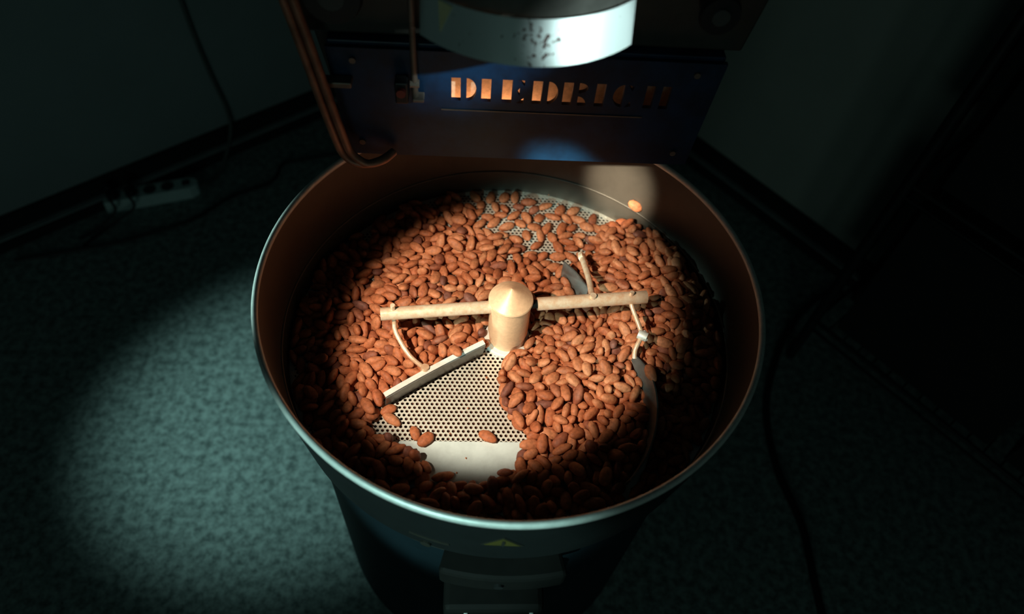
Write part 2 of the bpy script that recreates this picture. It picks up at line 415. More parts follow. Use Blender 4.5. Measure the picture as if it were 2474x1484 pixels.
# right front: rod, clamp and the long curved blade
pR = az + ad * 0.1752
rodR = sb(MB().tube(curve_pts([pR + Vector((0, 0, 0.014)), pR + Vector((0.001, -0.006, -0.004)), (0.1850, -0.0180, 0.7260), (0.1885, -0.0314, 0.7190), (0.1800, -0.0480, 0.7090), (0.1790, -0.0580, 0.7000)], 5), 0.0034, 10), 'rod', 'arm_steel')
sb(MB().tube([(0.1840, -0.0290, 0.7200), (0.1960, -0.0350, 0.7200)], 0.0068, 12), 'clamp', 'steel_rim', rodR)
sb(MB().tube([(0.1930, -0.0400, 0.7200), (0.1930, -0.0250, 0.7200)], 0.0036, 6), 'clamp_bolt', 'steel_rim', rodR)
top = curve_pts([(0.1800, -0.0520, 0.7020), (0.1950, -0.0780, 0.7060), (0.2010, -0.1080, 0.7080), (0.2005, -0.1400, 0.7070), (0.1930, -0.1750, 0.7050), (0.1760, -0.2130, 0.7020), (0.1530, -0.2420, 0.6960)], 5)
low = curve_pts([(0.1785, -0.0545, 0.6900), (0.1895, -0.0800, 0.6740), (0.1925, -0.1100, 0.6640), (0.1915, -0.1420, 0.6620), (0.1850, -0.1750, 0.6620), (0.1700, -0.2120, 0.6640), (0.1490, -0.2400, 0.6760)], 5)
part_label(sb(MB().sheet(low, top, 0.0022), 'curved_blade', 'blade_steel', angle=50), 'long curved steel blade')
# right back: rod and small blade
pB = az + ad * 0.1185
rodB = sb(MB().tube(curve_pts([pB + Vector((0, 0, 0.013)), pB + Vector((0, 0.004, 0.004)), (0.1205, 0.060, 0.7250), (0.1205, 0.1000, 0.7080), (0.1190, 0.1440, 0.6900)], 5), 0.0048, 10, radii=None), 'rod', 'arm_steel')
sb(MB().tube([(0.1165, 0.1330, 0.6920), (0.1225, 0.1330, 0.6960)], 0.0075, 12), 'clamp', 'arm_steel', rodB)
part_label(sb(MB().sheet([(0.0900, 0.1225, 0.6600), (0.1050, 0.0985, 0.6590), (0.1235, 0.0690, 0.6600)], [(0.0920, 0.1265, 0.6920), (0.1080, 0.1025, 0.6960), (0.1265, 0.0730, 0.6920)], 0.0022), 'blade', 'blade_steel', smooth=False), 'small back blade')

# ------------------------------------------------------------------ roaster
ro = thing('coffee_roaster', 'dark blue roaster body with stencil-cut name plate overhanging the bin', 'roaster')
def side_x(z, left):      # the body widens slightly upwards
    return (-0.236 - (z - 0.884) * 0.165) if left else (0.240 + (z - 0.884) * 0.165)
def slab(z0, z1, y0, y1, inset=0.0):
    m = MB(); v = []
    for z in (z0, z1):
        for y in (y0, y1):
            for lf in (True, False):
                x = side_x(z, lf); v.append((x + inset if lf else x - inset, y, z))
    return m.add(v, [(0, 2, 3, 1), (4, 5, 7, 6), (0, 1, 5, 4), (2, 6, 7, 3), (0, 4, 6, 2), (1, 3, 7, 5)])
YP = 0.150
part_label(slab(0.884, 1.60, 0.205, 0.62).build('drum_housing', 'roaster_face', ro, bevel=0.004), 'dark drum housing')
part_label(slab(1.052, 1.60, 0.166, 0.2048).build('face_plate', 'roaster_face', ro, bevel=0.003), 'dark upper face plate')
part_label(MB().box(-0.235, 0.235, 0.365, 0.90, 0.0, 0.8835).build('base_cabinet', 'roaster_blue', ro, bevel=0.004), 'dark blue base cabinet')
def name_plate():
    zb, zt = 0.9765, 1.0105
    cu = bpy.data.curves.new('plate', 'CURVE'); cu.dimensions = '2D'; cu.fill_mode = 'BOTH'; cu.extrude = 0.0032
    def poly(pts):
        s = cu.splines.new('POLY'); s.points.add(len(pts) - 1)
        for p, q in zip(s.points, pts): p.co = (q[0], q[1], 0, 1)
        s.use_cyclic_u = True
    x0, x1 = -0.2245, 0.2375
    poly([(x0, 0.883), (x1, 0.883), (x1 + 0.012, 1.046), (x0 - 0.012, 1.046)])
    def stem(a, b): poly([(a, zb), (b, zb), (b, zt), (a, zt)])
    zc, h = (zb + zt) / 2, (zt - zb) / 2
    def half_disc(a, b, left=False):
        pts = [((a + (b - a) * math.cos(R(-90 + 180 * i / 16))) if not left else (b - (b - a) * math.cos(R(-90 + 180 * i / 16))), zc + h * math.sin(R(-90 + 180 * i / 16))) for i in range(17)]
        poly(pts)
    stem(-0.0872, -0.0757); half_disc(-0.0683, -0.0560)                    # D
    stem(-0.0496, -0.0377)                                                  # I
    stem(-0.0236, -0.0113)                                                  # E
    poly([(-0.0052, zt), (0.0040, zt), (0.0040, zt - 0.008)])
    poly([(-0.0056, zc), (-0.0015, zc + 0.006), (-0.0015, zc - 0.006)])
    poly([(-0.0052, zb), (0.0040, zb), (0.0040, zb + 0.008)])
    stem(0.0146, 0.0264); half_disc(0.0340, 0.0466)                         # D
    stem(0.0530, 0.0648)                                                    # R
    q = [(0.0725 + 0.0112 * math.cos(R(-90 + 180 * i / 12)), zc + 0.0095 + 0.0075 * math.sin(R(-90 + 180 * i / 12))) for i in range(13)]; poly(q)
    q = [(0.0725 + 0.0112 * math.cos(R(90 * i / 8)), zb + 0.0138 * math.sin(R(90 * i / 8))) for i in range(9)]; poly([(0.0725, zb)] + q)
    stem(0.0943, 0.1062)                                                    # I
    half_disc(0.1169, 0.1300, True)                                         # C
    poly([(0.1335, zt), (0.1420, zt - 0.002), (0.1400, zt - 0.009)]); poly([(0.1335, zb), (0.1400, zb + 0.009), (0.1420, zb + 0.002)])
    stem(0.1576, 0.1690); stem(0.1780, 0.1895)                              # H
    tmp = bpy.data.objects.new('plate_tmp', cu); COL.objects.link(tmp)
    dg = bpy.context.evaluated_depsgraph_get()
    me = bpy.data.meshes.new_from_object(tmp.evaluated_get(dg)); me.name = 'name_plate'
    bpy.data.objects.remove(tmp)
    me.transform(Matrix(((1, 0, 0, 0), (0, 0, -1, YP), (0, 1, 0, 0), (0, 0, 0, 1)))); me.update()
    me.materials.clear()
    o = link('name_plate', me, 'roaster_blue', ro)
    part_label(o, 'blue steel plate with the stencil-cut letters DIEDRICH')
    m = MB()
    m.box(x0 - 0.010, x1 + 0.010, YP + 0.0034, 0.2045, 1.041, 1.0515)
    m.build('top_flange', 'roaster_blue', o, bevel=0.002)
    MB().box(x0, x1, YP + 0.0034, 0.2045, 0.8842, 0.8875).build('bottom_flange', 'roaster_blue', o)
    m = MB(); m.box(x0 - 0.004, x0 - 0.001, YP + 0.0034, 0.2045, 0.888, 1.0405); m.build('side_flange', 'roaster_blue', o)
    m = MB(); m.box(x1 + 0.001, x1 + 0.004, YP + 0.0034, 0.2045, 0.888, 1.0405); m.build('side_flange', 'roaster_blue', o)
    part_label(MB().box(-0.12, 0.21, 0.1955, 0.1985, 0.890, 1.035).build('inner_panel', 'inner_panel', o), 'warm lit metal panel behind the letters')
    part_label(MB().tube([(-0.115, 0.180, 0.8990), (0.02, 0.180, 0.8990)], 0.006, 12).build('added_panel_light_tube', 'rod_steel', o), 'plain steel tube added beside the panel light')  # tube added with the panel light; it does not glow
name_plate()
def added_panel_light():  # warm lamp added behind the letters, in place of light bounced from the bin
    l = bpy.data.lights.new('added_panel_light', 'AREA'); l.shape = 'RECTANGLE'; l.size = 0.15; l.size_y = 0.008
    l.energy = 0.27; l.color = (1.0, 0.46, 0.20)
    o = bpy.data.objects.new('added_panel_light', l); o.location = (-0.045, 0.184, 0.908)
    o.rotation_euler = Vector((0, 0.75, 0.65)).to_track_quat('-Z', 'Y').to_euler(); COL.objects.link(o)
added_panel_light()
# bean chute in front of the drum door: a bent sheet leaning back, open on top
def chute():
    cx, Rr = -0.008, 0.145
    def ring(z, cy, rr, n=28):
        h = math.asin(0.1056 / Rr); out = []
        for i in range(n + 1):
            t = -h + 2 * h * i / n; out.append((cx + rr * math.sin(t), cy - rr * math.cos(t), z))
        return [(out[0][0] + 0.004, 0.163, z)] + out + [(out[-1][0] - 0.004, 0.163, z)]
    A, B = ring(1.134, 0.1445, Rr), ring(1.172, 0.1655, Rr)
    c = MB().sheet(A, B, 0.002).build('bean_chute', 'chute_steel', ro, True, angle=50)
    part_label(c, 'bright steel bean chute with soot specks')
    A2, B2 = ring(1.172, 0.1675, Rr - 0.004), ring(1.255, 0.171, Rr - 0.004)
    MB().sheet(A2, B2, 0.003).build('chute_collar', 'chute_edge', c, True, angle=50)
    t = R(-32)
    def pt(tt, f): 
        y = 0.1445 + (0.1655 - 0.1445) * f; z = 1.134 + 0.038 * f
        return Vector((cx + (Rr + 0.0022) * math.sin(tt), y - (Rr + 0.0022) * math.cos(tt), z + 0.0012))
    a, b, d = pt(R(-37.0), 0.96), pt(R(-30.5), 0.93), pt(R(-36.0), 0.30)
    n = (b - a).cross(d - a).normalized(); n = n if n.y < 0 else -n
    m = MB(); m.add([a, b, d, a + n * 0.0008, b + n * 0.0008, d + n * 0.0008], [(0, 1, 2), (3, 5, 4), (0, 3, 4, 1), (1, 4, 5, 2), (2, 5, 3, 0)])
    part_label(m.build('chute_glint', 'glint_cream', c), 'small pale yellow triangle standing in for a glint')  # glint on the chute modelled as a pale triangle
chute()
def tubes():
    for dx, dyy, dz, nm in ((0.0, 0.0, 0.0, 0), (0.0115, -0.002, 0.003, 1)):
        p = [(-0.352 + dx, 0.128 + dyy, 1.60), (-0.300 + dx, 0.126 + dyy, 1.30), (-0.2630 + dx, 0.122 + dyy, 1.10), (-0.2450 + dx, 0.120 + dyy, 0.990 + dz), (-0.2345 + dx, 0.120 + dyy, 0.930 + dz), (-0.2290 + dx, 0.120 + dyy, 0.908 + dz),
             (-0.2170 + dx, 0.118 + dyy, 0.8945 + dz), (-0.2000 + dx * 0.6, 0.118 + dyy, 0.8900 + dz), (-0.1800 + dx * 0.4, 0.124 + dyy, 0.8925 + dz), (-0.1640, 0.138 + dyy * .5, 0.8960)]
        part_label(MB().tube(curve_pts(p, 6), 0.0054, 12).build('gas_tube', 'copper_tube', ro, True), 'brown copper tube bent at the bottom')
    for z in (1.004, 1.12):
        x = -0.2475 - (z - 1.004) * 0.165
        MB().box(x - 0.010, x + 0.040, 0.130, 0.146, z - 0.004, z + 0.004).build('tube_clip', 'rod_steel', ro, bevel=0.0015)
tubes()
rod = MB().tube([(-0.1325, 0.138, 1.60), (-0.1315, 0.138, 0.987)], 0.0040, 12).build('latch_rod', 'rod_steel', ro, True)
MB().box(-0.1345, -0.1205, 0.130, 0.1465, 0.9835, 0.9880).build('rod_foot', 'rod_steel', rod, bevel=0.001)
MB().tube([(-0.1370, 0.138, 1.006), (-0.1260, 0.138, 1.006)], 0.0052, 12).build('rod_collar', 'rod_steel', rod)
la = MB().box(-0.1555, -0.1395, 0.128, 0.1466, 0.982, 1.0125).build('latch_block', 'knob_black', ro, bevel=0.002)
MB().tube([(-0.1475, 0.1275, 1.001), (-0.1475, 0.122, 1.001)], 0.0058, 14).build('latch_button', 'red_plastic', la)
for x, z, r, lab in ((0.2150, 1.118, 0.024, 'black round knob at the right edge'), (-0.2170, 1.118, 0.034, 'black round knob at the left edge')):
    k = MB().tube([(x, 0.166, z), (x, 0.150, z), (x, 0.136, z), (x, 0.130, z)], r, 28, radii=[r * 0.75, r * 0.75, r, r * 0.93]).build('control_knob', 'knob_black', ro, True, angle=35)
    part_label(k, lab)
    MB().tube([(x, 0.1305, z), (x, 0.1275, z)], r * 0.42, 20).build('knob_cap', 'knob_grey', k)
for x in (-0.205, 0.215):
    for z in (0.905, 1.030):
        MB().tube([(x, YP - 0.003, z), (x, YP - 0.0065, z)], 0.0042, 8).build('plate_screw', 'rod_steel', ro)
MB().box(-0.10, 0.16, YP - 0.0044, YP - 0.0030, 0.9615, 0.9632).build('plate_seam', 'rod_steel', ro)

# ------------------------------------------------------------------ things along the left wall
ps = thing('power_strip', 'white power strip lying on the floor by the left skirting', 'power strip', (-0.962, 0.905, 0))
ps.rotation_euler = (0, 0, math.atan2(0.0755, 0.2318))
m = MB()
L, W, H = 0.128, 0.027, 0.040
prof = [(-L, -W * 0.9), (-L * 0.97, -W), (L * 0.80, -W), (L * 0.96, -W * 0.55), (L, 0), (L * 0.96, W * 0.55), (L * 0.80, W), (-L * 0.97, W), (-L, W * 0.9)]
k = len(prof)
m.add([(x, y, 0.001) for x, y in prof] + [(x * 0.99, y * 0.9, H) for x, y in prof], [tuple(range(k))[::-1], tuple(range(k, 2 * k))] + [(i, (i + 1) % k, k + (i + 1) % k, k + i) for i in range(k)])
m.build('strip_body', 'white_plastic', ps, bevel=0.004)
for i in range(4):
    MB().tube([(-0.10 + i * 0.048, 0, H - 0.001), (-0.10 + i * 0.048, 0, H + 0.0012)], 0.0175, 20).build('socket', 'knob_grey', ps)
part_label(MB().box(0.084, 0.104, -0.008, 0.008, H - 0.001, H + 0.004).build('rocker_switch', 'black_plastic', ps, bevel=0.001), 'black rocker switch')
def plug(lx, lab, end):
    M4 = Matrix.Translation(ps.location) @ ps.rotation_euler.to_matrix().to_4x4()
    o = thing('power_plug', lab, 'plug', M4 @ Vector((lx, -0.004, H + 0.0015)), 'plugs in the power strip')
    o.rotation_euler = ps.rotation_euler
    m = MB(); m.tube([(0, 0, 0), (0, 0, 0.02), (0, -0.006, 0.036), (0, -0.020, 0.046)], 0.016, 14, radii=[0.016, 0.0155, 0.012, 0.006])
    m.build('plug_body', 'black_plastic', o, True, angle=50)
    MB().tube(curve_pts([(0, -0.020, 0.046), (0, -0.045, 0.036), (0.004, -0.060, 0.000), (end[0] * .5, -0.078, -0.034), (end[0], end[1], -0.038)], 6), 0.0036, 8).build('plug_cable', 'black_plastic', o, True)
plug(-0.100, 'black plug at the outer end of the power strip', (-0.10, -0.10))
plug(-0.052, 'black plug next to the outer end of the power strip', (-0.14, -0.13))
tag(MB().tube(curve_pts([(-0.800, 1.110, 1.6), (-0.797, 1.114, 0.9), (-0.796, 1.116, 0.50), (-0.786, 1.122, 0.30), (-0.772, 1.130, 0.16), (-0.770, 1.118, 0.100), (-0.778, 1.092, 0.062), (-0.790, 1.060, 0.030), (-0.803, 1.020, 0.0075), (-0.815, 0.985, 0.0075), (-0.828, 0.955, 0.014), (-0.8385, 0.9455, 0.020)], 6), 0.0055, 10).build('wall_cable', 'grey_cable', None, True),
    'grey cable hanging down the left wall to the power strip', 'cable')
tag(MB().tube(curve_pts([(-0.42, 1.14, 0.005), (-0.47, 1.12, 0.005), (-0.584, 1.084, 0.005), (-0.628, 1.063, 0.005), (-0.648, 0.987, 0.005), (-0.749, 0.921, 0.005), (-0.840, 0.825, 0.005), (-0.941, 0.770, 0.005), (-1.01, 0.735, 0.005), (-1.106, 0.705, 0.005), (-1.26, 0.66, 0.005)], 6), 0.0045, 8).build('floor_cable', 'black_plastic', None, True),
    'thin black cable winding over the floor left of the roaster', 'cable')

# ------------------------------------------------------------------ right side: door frame, cable, storage rack
def onR(t, off=0.0): p = corner + dR * t - nR * off; return (p.x, p.y)
jx = 1.478
tag(MB().box(jx, jx + 0.022, -0.022, -0.0005, 0.094, 2.1, FR).build('trim_1', 'black_rubber'), 'narrow black vertical trim on the right wall', kind='structure')
tag(MB().tube(curve_pts([(1.00, 0.62, 0.006), (0.925, 0.60, 0.006), (0.811, 0.490, 0.006), (0.732, 0.352, 0.006), (0.688, 0.232, 0.006), (0.679, 0.089, 0.006), (0.703, -0.05, 0.006), (0.699, -0.168, 0.006), (0.690, -0.32, 0.006), (0.66, -0.5, 0.006)], 6), 0.0085, 8).build('floor_cable', 'black_plastic', None, True),
    'thick black cable curving over the floor right of the bin', 'cable')
rk = thing('storage_rack', 'dark metal wire storage rack standing against the right wall', 'rack', (*onR(1.54), 0))
rk.rotation_euler = (0, 0, R(-51.5))
t0, t1, o0, o1 = 0.012, 1.0, 0.055, 0.36
for (lx, ly) in ((t0, -o0), (t1, -o0), (t0, -o1), (t1, -o1)):
    MB().tube([(lx, ly, 0.0), (lx, ly, 1.8)], 0.0125, 12).build('post', 'rack_metal', rk, True)
for zs in (0.16, 0.62, 1.10):
    m = MB()
    for ly in (-o0, -o1): m.tube([(t0, ly, zs), (t1, ly, zs)], 0.0055, 8); m.tube([(t0, ly, zs - 0.03), (t1, ly, zs - 0.03)], 0.004, 8)
    for lx in (t0, t1): m.tube([(lx, -o0, zs), (lx, -o1, zs)], 0.0055, 8)
    sh = m.build('shelf_frame', 'rack_metal', rk, True)
    for i in range(1, 24):
        MB().tube([(t0 + (t1 - t0) * i / 24, -o0, zs + 0.004), (t0 + (t1 - t0) * i / 24, -o1, zs + 0.004)], 0.0025, 6).build('shelf_wire', 'rack_metal', sh)
def carton(lx0, lx1, z, h, lab, y0=-0.34, y1=-0.09):
    M4 = Matrix.Translation(rk.location) @ Matrix.Rotation(R(-51.5), 4, 'Z')
    o = thing('carton', lab, 'carton', M4 @ Vector(((lx0 + lx1) / 2, (y0 + y1) / 2, z)), 'cartons on the storage rack'); o.rotation_euler = (0, 0, R(-51.5))
    hx, hy = (lx1 - lx0) / 2, (y1 - y0) / 2
    MB().box(-hx, hx, -hy, hy, 0, h).build('carton_body', 'carton', o, bevel=0.003)
    MB().box(-hx, hx, -0.025, 0.025, h, h + 0.0008).build('carton_tape', 'rack_metal', o)
carton(0.06, 0.46, 0.1675, 0.40, 'tall dark carton on the bottom shelf of the rack, nearer the roaster')  # bottom cartons made tall to hide the pale wall behind
carton(0.50, 0.94, 0.1675, 0.34, 'lower dark carton on the bottom shelf of the rack, farther from the roaster')
carton(0.06, 0.50, 0.6275, 0.36, 'tall dark carton added to darken the middle shelf of the rack, nearer the roaster', -0.33, -0.08)  # middle cartons added to keep the space behind the rack dark
carton(0.56, 0.94, 0.6275, 0.30, 'wide dark carton added to darken the middle shelf of the rack, farther from the roaster', -0.33, -0.08)

# bean poses: size number, x, y, height over the bin floor in tenths of a millimetre, rotation x, y, z in degrees
BEANS = [
    0,-2885,-1077,155,-151,-29,84, 0,-2672,-536,198,-164,-34,-8, 5,-2952,-572,61,-159,13,-79, 5,-3093,49,128,-62,-16,72, 3,-2871,973,171,-19,-31,137,
    0,-2541,-1508,57,-28,5,179, 5,-2538,-1635,67,-67,8,-162, 3,-2732,-1279,141,-45,-14,4, 1,-2726,-1067,188,-167,23,-40, 0,-2435,-1797,57,-28,5,112,
    3,-2554,-1798,91,66,-37,-48, 2,-2238,-1605,195,88,-46,53, 2,-2506,-1286,156,46,-5,-127, 5,-2258,-1066,194,44,-17,81, 3,-2466,-811,197,-122,28,-122,
    2,-2191,-145,154,-23,-5,-11, 0,-2229,299,157,38,2,124, 4,-2332,214,156,62,39,-98, 5,-2306,630,198,59,47,-98, 2,-2419,835,241,22,3,-45,
    5,-2068,-1915,161,36,0,-131, 5,-2058,-1520,166,-36,14,169, 2,-2190,-338,168,38,-17,-165, 1,-2011,-227,176,-58,46,-149, 2,-2127,10,142,-39,-32,90,
    5,-1962,369,196,95,4,143, 0,-2212,455,181,75,-2,-24, 5,-1975,836,193,30,27,36, 5,-2084,1193,231,15,-4,-7, 0,-1936,-2140,87,54,-32,123,
    5,-1874,-1883,159,24,2,-54, 5,-2021,-1730,167,-25,37,-140, 2,-1930,-1271,212,4,-4,-55, 0,-1817,-1121,168,34,-9,109, 2,-2011,-723,241,-146,-7,-51,
    1,-1850,-625,211,-6,18,-153, 1,-1983,-429,161,-28,30,178, 5,-1819,-47,149,-4,-6,-31, 3,-1947,126,172,-10,65,-148, 2,-1952,541,235,21,-23,-39,
    2,-1745,714,218,153,14,-24, 2,-1763,1173,177,37,-11,161, 0,-1658,942,230,-45,0,41, 5,-1816,1304,196,74,12,14, 5,-1642,-2400,162,-27,14,137,
    2,-1897,-2384,60,21,7,12, 2,-1697,-2186,170,18,-8,118, 3,-1506,-2048,177,163,-29,-44, 4,-1566,-927,180,-145,47,-107, 4,-1921,-954,212,-16,-39,136,
    2,-1757,-922,130,19,-7,-58, 5,-1707,-806,178,82,-19,138, 1,-1621,-740,254,4,0,-25, 0,-1601,-113,212,-131,-59,18, 2,-1607,169,235,96,-13,22,
    5,-1716,425,169,-59,0,129, 5,-1798,599,211,132,21,157, 3,-1416,-2451,162,-9,-3,-166, 2,-1463,-2188,139,-15,15,-13, 0,-1336,-2119,164,17,11,95,
    2,-1682,-1873,136,151,1,58, 2,-1511,-1894,166,-56,11,32, 0,-1672,-545,218,139,22,142, 2,-1587,-472,206,-31,-41,106, 5,-1433,-94,236,73,-4,-132,
    1,-1551,492,220,-22,19,-161, 0,-1291,739,218,-175,6,-99, 0,-1502,1242,226,32,-10,-145, 5,-1432,1592,217,29,-2,-41, 3,-1522,1943,187,-5,11,-158,
    1,-1322,-2556,71,-34,-24,15, 3,-1336,-2820,76,73,11,-32, 5,-1082,-2381,93,15,31,39, 5,-1341,-725,197,-71,6,166, 2,-1236,-528,197,-29,-15,81,
    2,-1433,-463,246,-50,-22,145, 0,-1215,-85,232,-3,20,-14, 5,-1163,42,205,64,-22,148, 3,-1153,250,222,180,-20,-164, 0,-1126,710,185,-2,-13,-40,
    0,-1167,1546,225,31,-10,-1, 2,-909,-2857,173,-40,5,-97, 0,-852,-2988,224,11,-26,171, 2,-1047,-2649,163,-28,4,170, 0,-1176,-2795,83,-44,-28,81,
    2,-1002,-548,197,-76,38,70, 1,-1168,-672,243,156,-9,177, 3,-1002,-180,224,56,16,-158, 2,-985,-37,198,40,40,-71, 1,-954,355,206,11,4,54,
    2,-1111,1009,197,14,15,72, 3,-1059,1387,197,-14,-15,-99, 5,-1047,1719,220,-14,-40,76, 5,-776,-2830,153,-21,-3,90, 1,-832,-2606,165,28,7,-84,
    2,-878,-2221,58,-28,4,16, 2,-835,-454,118,-27,1,47, 5,-832,-370,205,0,42,164, 1,-955,-358,222,34,8,-79, 3,-888,157,166,139,-13,-57,
    4,-788,271,212,-74,-25,13, 3,-877,516,238,59,8,-149, 3,-893,1413,161,-30,11,147, 2,-814,1664,230,-53,-24,153, 3,-774,2276,167,25,5,-12,
    1,-569,2449,139,-178,14,-61, 3,-403,-3020,69,-1,23,-87, 3,-551,-2947,128,-72,-78,144, 3,-474,-2431,151,14,-9,-180, 3,-773,-2438,123,10,-10,-84,
    5,-648,-366,237,80,42,-141, 3,-721,-159,258,145,10,-158, 2,-317,221,186,18,33,65, 5,-600,485,166,41,23,164, 3,-560,625,163,-9,22,-42,
    2,-613,1035,170,110,7,122, 5,-506,1294,219,-161,17,76, 0,-557,1775,167,47,15,-93, 4,-264,-3010,79,38,23,-79, 4,-371,-2823,122,163,8,64,
    3,-457,-2703,153,-20,32,-134, 0,-240,-2378,139,21,1,87, 1,-356,516,165,-122,15,-7, 2,-335,682,184,-108,2,40, 2,-225,1516,171,-6,-8,-112,
    0,-307,1682,157,18,12,-178, 5,-170,1958,135,20,-5,-158, 0,-118,-2838,57,28,5,132, 4,-140,-3002,64,-104,-11,128, 5,-22,-2755,72,-85,11,-69,
    3,-294,-2606,166,142,0,-45, 2,27,687,145,-21,-17,61, 3,-136,1136,169,-133,22,64, 2,-120,1303,140,-54,14,-173, 2,-26,1670,166,-28,4,51,
    5,-188,2341,57,-31,5,-136, 3,132,-2888,58,-16,-14,-91, 2,253,-2860,83,-87,8,-74, 2,-15,-2553,143,32,6,-72, 0,127,-2633,168,-61,17,-63,
    0,132,-2254,159,-73,3,40, 2,156,-2108,100,1,40,-75, 5,124,-1452,218,-13,-2,-68, 0,89,-1193,278,161,-16,45, 5,-21,-986,215,60,5,-123,
    2,26,-581,269,64,-50,52, 4,-10,417,58,160,16,-84, 2,207,633,140,45,-5,17, 2,179,497,152,-168,1,-166, 5,89,1294,152,-28,-8,97,
    0,31,2238,71,-105,-10,17, 2,159,2526,58,-28,4,47, 1,432,-3009,64,-48,8,-144, 3,303,-2646,141,-3,35,-84, 4,388,-2721,185,-33,38,-135,
    5,287,-2472,149,21,3,-24, 3,468,-2404,173,-167,64,-157, 0,278,-2276,138,-25,-62,47, 4,281,-1948,167,-33,18,-153, 2,276,-1809,159,-11,-11,-171,
    2,364,-1547,196,35,-40,-79, 5,306,-1424,211,-47,-43,45, 0,265,-1309,284,9,23,51, 0,319,-1077,212,28,-20,-102, 5,224,-949,243,43,-21,-171,
    3,502,-1098,266,163,-3,-17, 3,107,-792,232,21,-3,130, 1,217,-744,262,-42,27,-2, 0,339,-552,264,8,-39,-133, 0,275,260,105,-56,-43,131,
    4,236,901,162,-29,-14,145, 1,368,2076,54,-28,5,109, 0,264,2331,61,0,17,124, 4,621,-2769,134,163,-15,-123, 1,336,-2108,151,-1,-3,-42,
    5,576,-2031,108,46,-41,18, 3,451,-2054,144,72,4,-49, 0,444,-1801,199,-1,10,-96, 1,701,-1458,238,27,14,143, 3,909,-1657,231,-176,20,36,
    2,562,-1380,179,5,-10,82, 3,664,-1229,276,-45,4,56, 2,432,-1365,179,-110,-45,96, 5,653,-1013,257,-4,-20,-72, 2,382,-790,242,-16,18,59,
    0,499,-526,213,-12,-43,-17, 3,579,-690,281,87,-13,24, 3,469,-277,203,30,-9,-116, 1,614,57,164,-178,-8,153, 2,330,-176,188,120,20,62,
    2,416,1041,210,88,32,166, 5,591,2075,57,-31,5,-85, 3,501,2266,59,0,17,13, 0,822,-2938,110,58,29,-55, 3,677,-3023,118,-145,-36,177,
    3,712,-2577,142,1,-6,-95, 3,912,-2537,190,56,0,23, 0,635,-2191,155,-29,11,118, 4,804,-1961,193,-7,-15,23, 5,701,-1874,177,-38,-20,20,
    0,686,-1724,170,-177,8,-135, 3,790,-1309,212,-77,-4,-110, 2,794,-1062,282,15,-12,-83, 3,622,-808,228,-15,5,-137, 3,1003,-590,285,0,7,93,
    5,815,-686,251,-157,5,174, 5,790,-405,217,121,10,129, 0,818,300,172,46,-13,-58, 0,867,1615,57,-28,5,176, 0,713,2245,57,28,5,-115,
    2,981,-2865,58,152,-4,-98, 2,1050,-2415,150,27,-1,-25, 5,1079,-2606,139,151,10,-176, 2,873,-2184,226,-31,26,128, 3,1150,-1602,219,41,-29,116,
    2,959,-1090,283,-39,-26,73, 3,914,-849,272,13,-11,138, 1,1121,-692,330,0,-2,95, 4,930,-394,263,-13,-14,106, 0,908,-74,236,-1,-31,12,
    5,1050,-159,258,47,-3,39, 1,788,935,144,158,9,17, 0,1086,1626,57,-28,5,-40, 5,880,1812,57,31,5,-65, 2,969,2239,58,-28,4,-116,
    1,1186,-2870,54,151,-5,29, 3,1105,-1857,191,35,45,-46, 4,1289,-1459,224,-64,-31,-58, 4,1242,-1212,254,-162,-37,174, 5,1140,-1348,212,49,0,41,
    0,1398,-1139,271,33,23,-4, 0,1248,-809,262,72,45,162, 0,1146,-510,324,1,-23,-40, 2,1163,512,163,-23,-4,164, 2,1282,793,149,-139,-10,-66,
    0,1544,-2682,60,162,13,38, 2,1328,-2792,104,-130,-28,-171, 2,1410,-2415,162,143,-20,-142, 3,1250,-2272,215,9,16,-106, 0,1298,-1706,241,-15,3,47,
    0,1410,-1553,211,-22,-36,58, 5,1522,-1319,230,61,11,56, 3,1465,-841,293,6,4,26, 3,1376,-697,373,-169,36,-50, 5,1159,-323,290,104,7,-144,
    5,1435,-304,281,-25,21,-86, 0,1806,-2525,60,18,-13,45, 2,1670,-2552,118,-180,-61,-32, 2,1662,-2419,160,106,10,-138, 3,1679,-2012,147,14,50,-65,
    3,1414,-1986,247,160,32,150, 0,1581,-1886,265,-85,2,-175, 5,1596,-1434,230,-170,54,104, 2,1776,-1063,258,-69,15,-117, 0,1605,-960,293,74,17,-15,
    2,1924,-2061,150,58,6,42, 2,2076,-1554,286,113,4,73, 4,1683,-1347,231,75,24,161, 2,1782,-1279,264,109,4,153, 3,1853,-139,310,2,3,-151,
    0,1739,20,304,-135,20,-58, 5,1126,355,164,26,-28,126, 2,1578,770,347,-9,0,-174, 2,1782,805,396,-11,23,120, 5,1455,1096,265,-78,-9,-174,
    3,1622,1422,224,14,23,-172, 2,1193,973,236,169,23,-82, 4,2055,-2115,145,50,19,-106, 1,1965,-2400,174,69,37,-166, 5,2240,-2002,157,9,-8,-157,
    4,2242,-969,323,-174,10,-158, 0,1980,-865,527,152,-5,108, 3,1866,-449,378,7,10,-105, 5,1684,-444,343,41,-19,53, 2,1855,652,379,-71,6,8,
    1,1901,404,379,44,-32,-12, 3,1789,266,334,5,-11,69, 3,1621,403,283,-22,-47,-4, 0,1033,1938,71,75,10,161, 2,1801,1621,317,-7,25,-66,
    5,1522,1939,138,-125,8,-13, 2,2276,-251,398,46,10,-17, 1,1768,1232,338,124,9,135, 1,2748,-1432,79,175,27,-133, 3,2543,-313,410,0,-19,57,
    3,2517,386,522,-18,-6,154, 5,2847,-440,397,-6,-18,-2, 2,3111,-184,359,61,-24,96, 4,-2962,-164,56,31,6,35, 4,-3107,-163,77,-68,-38,61,
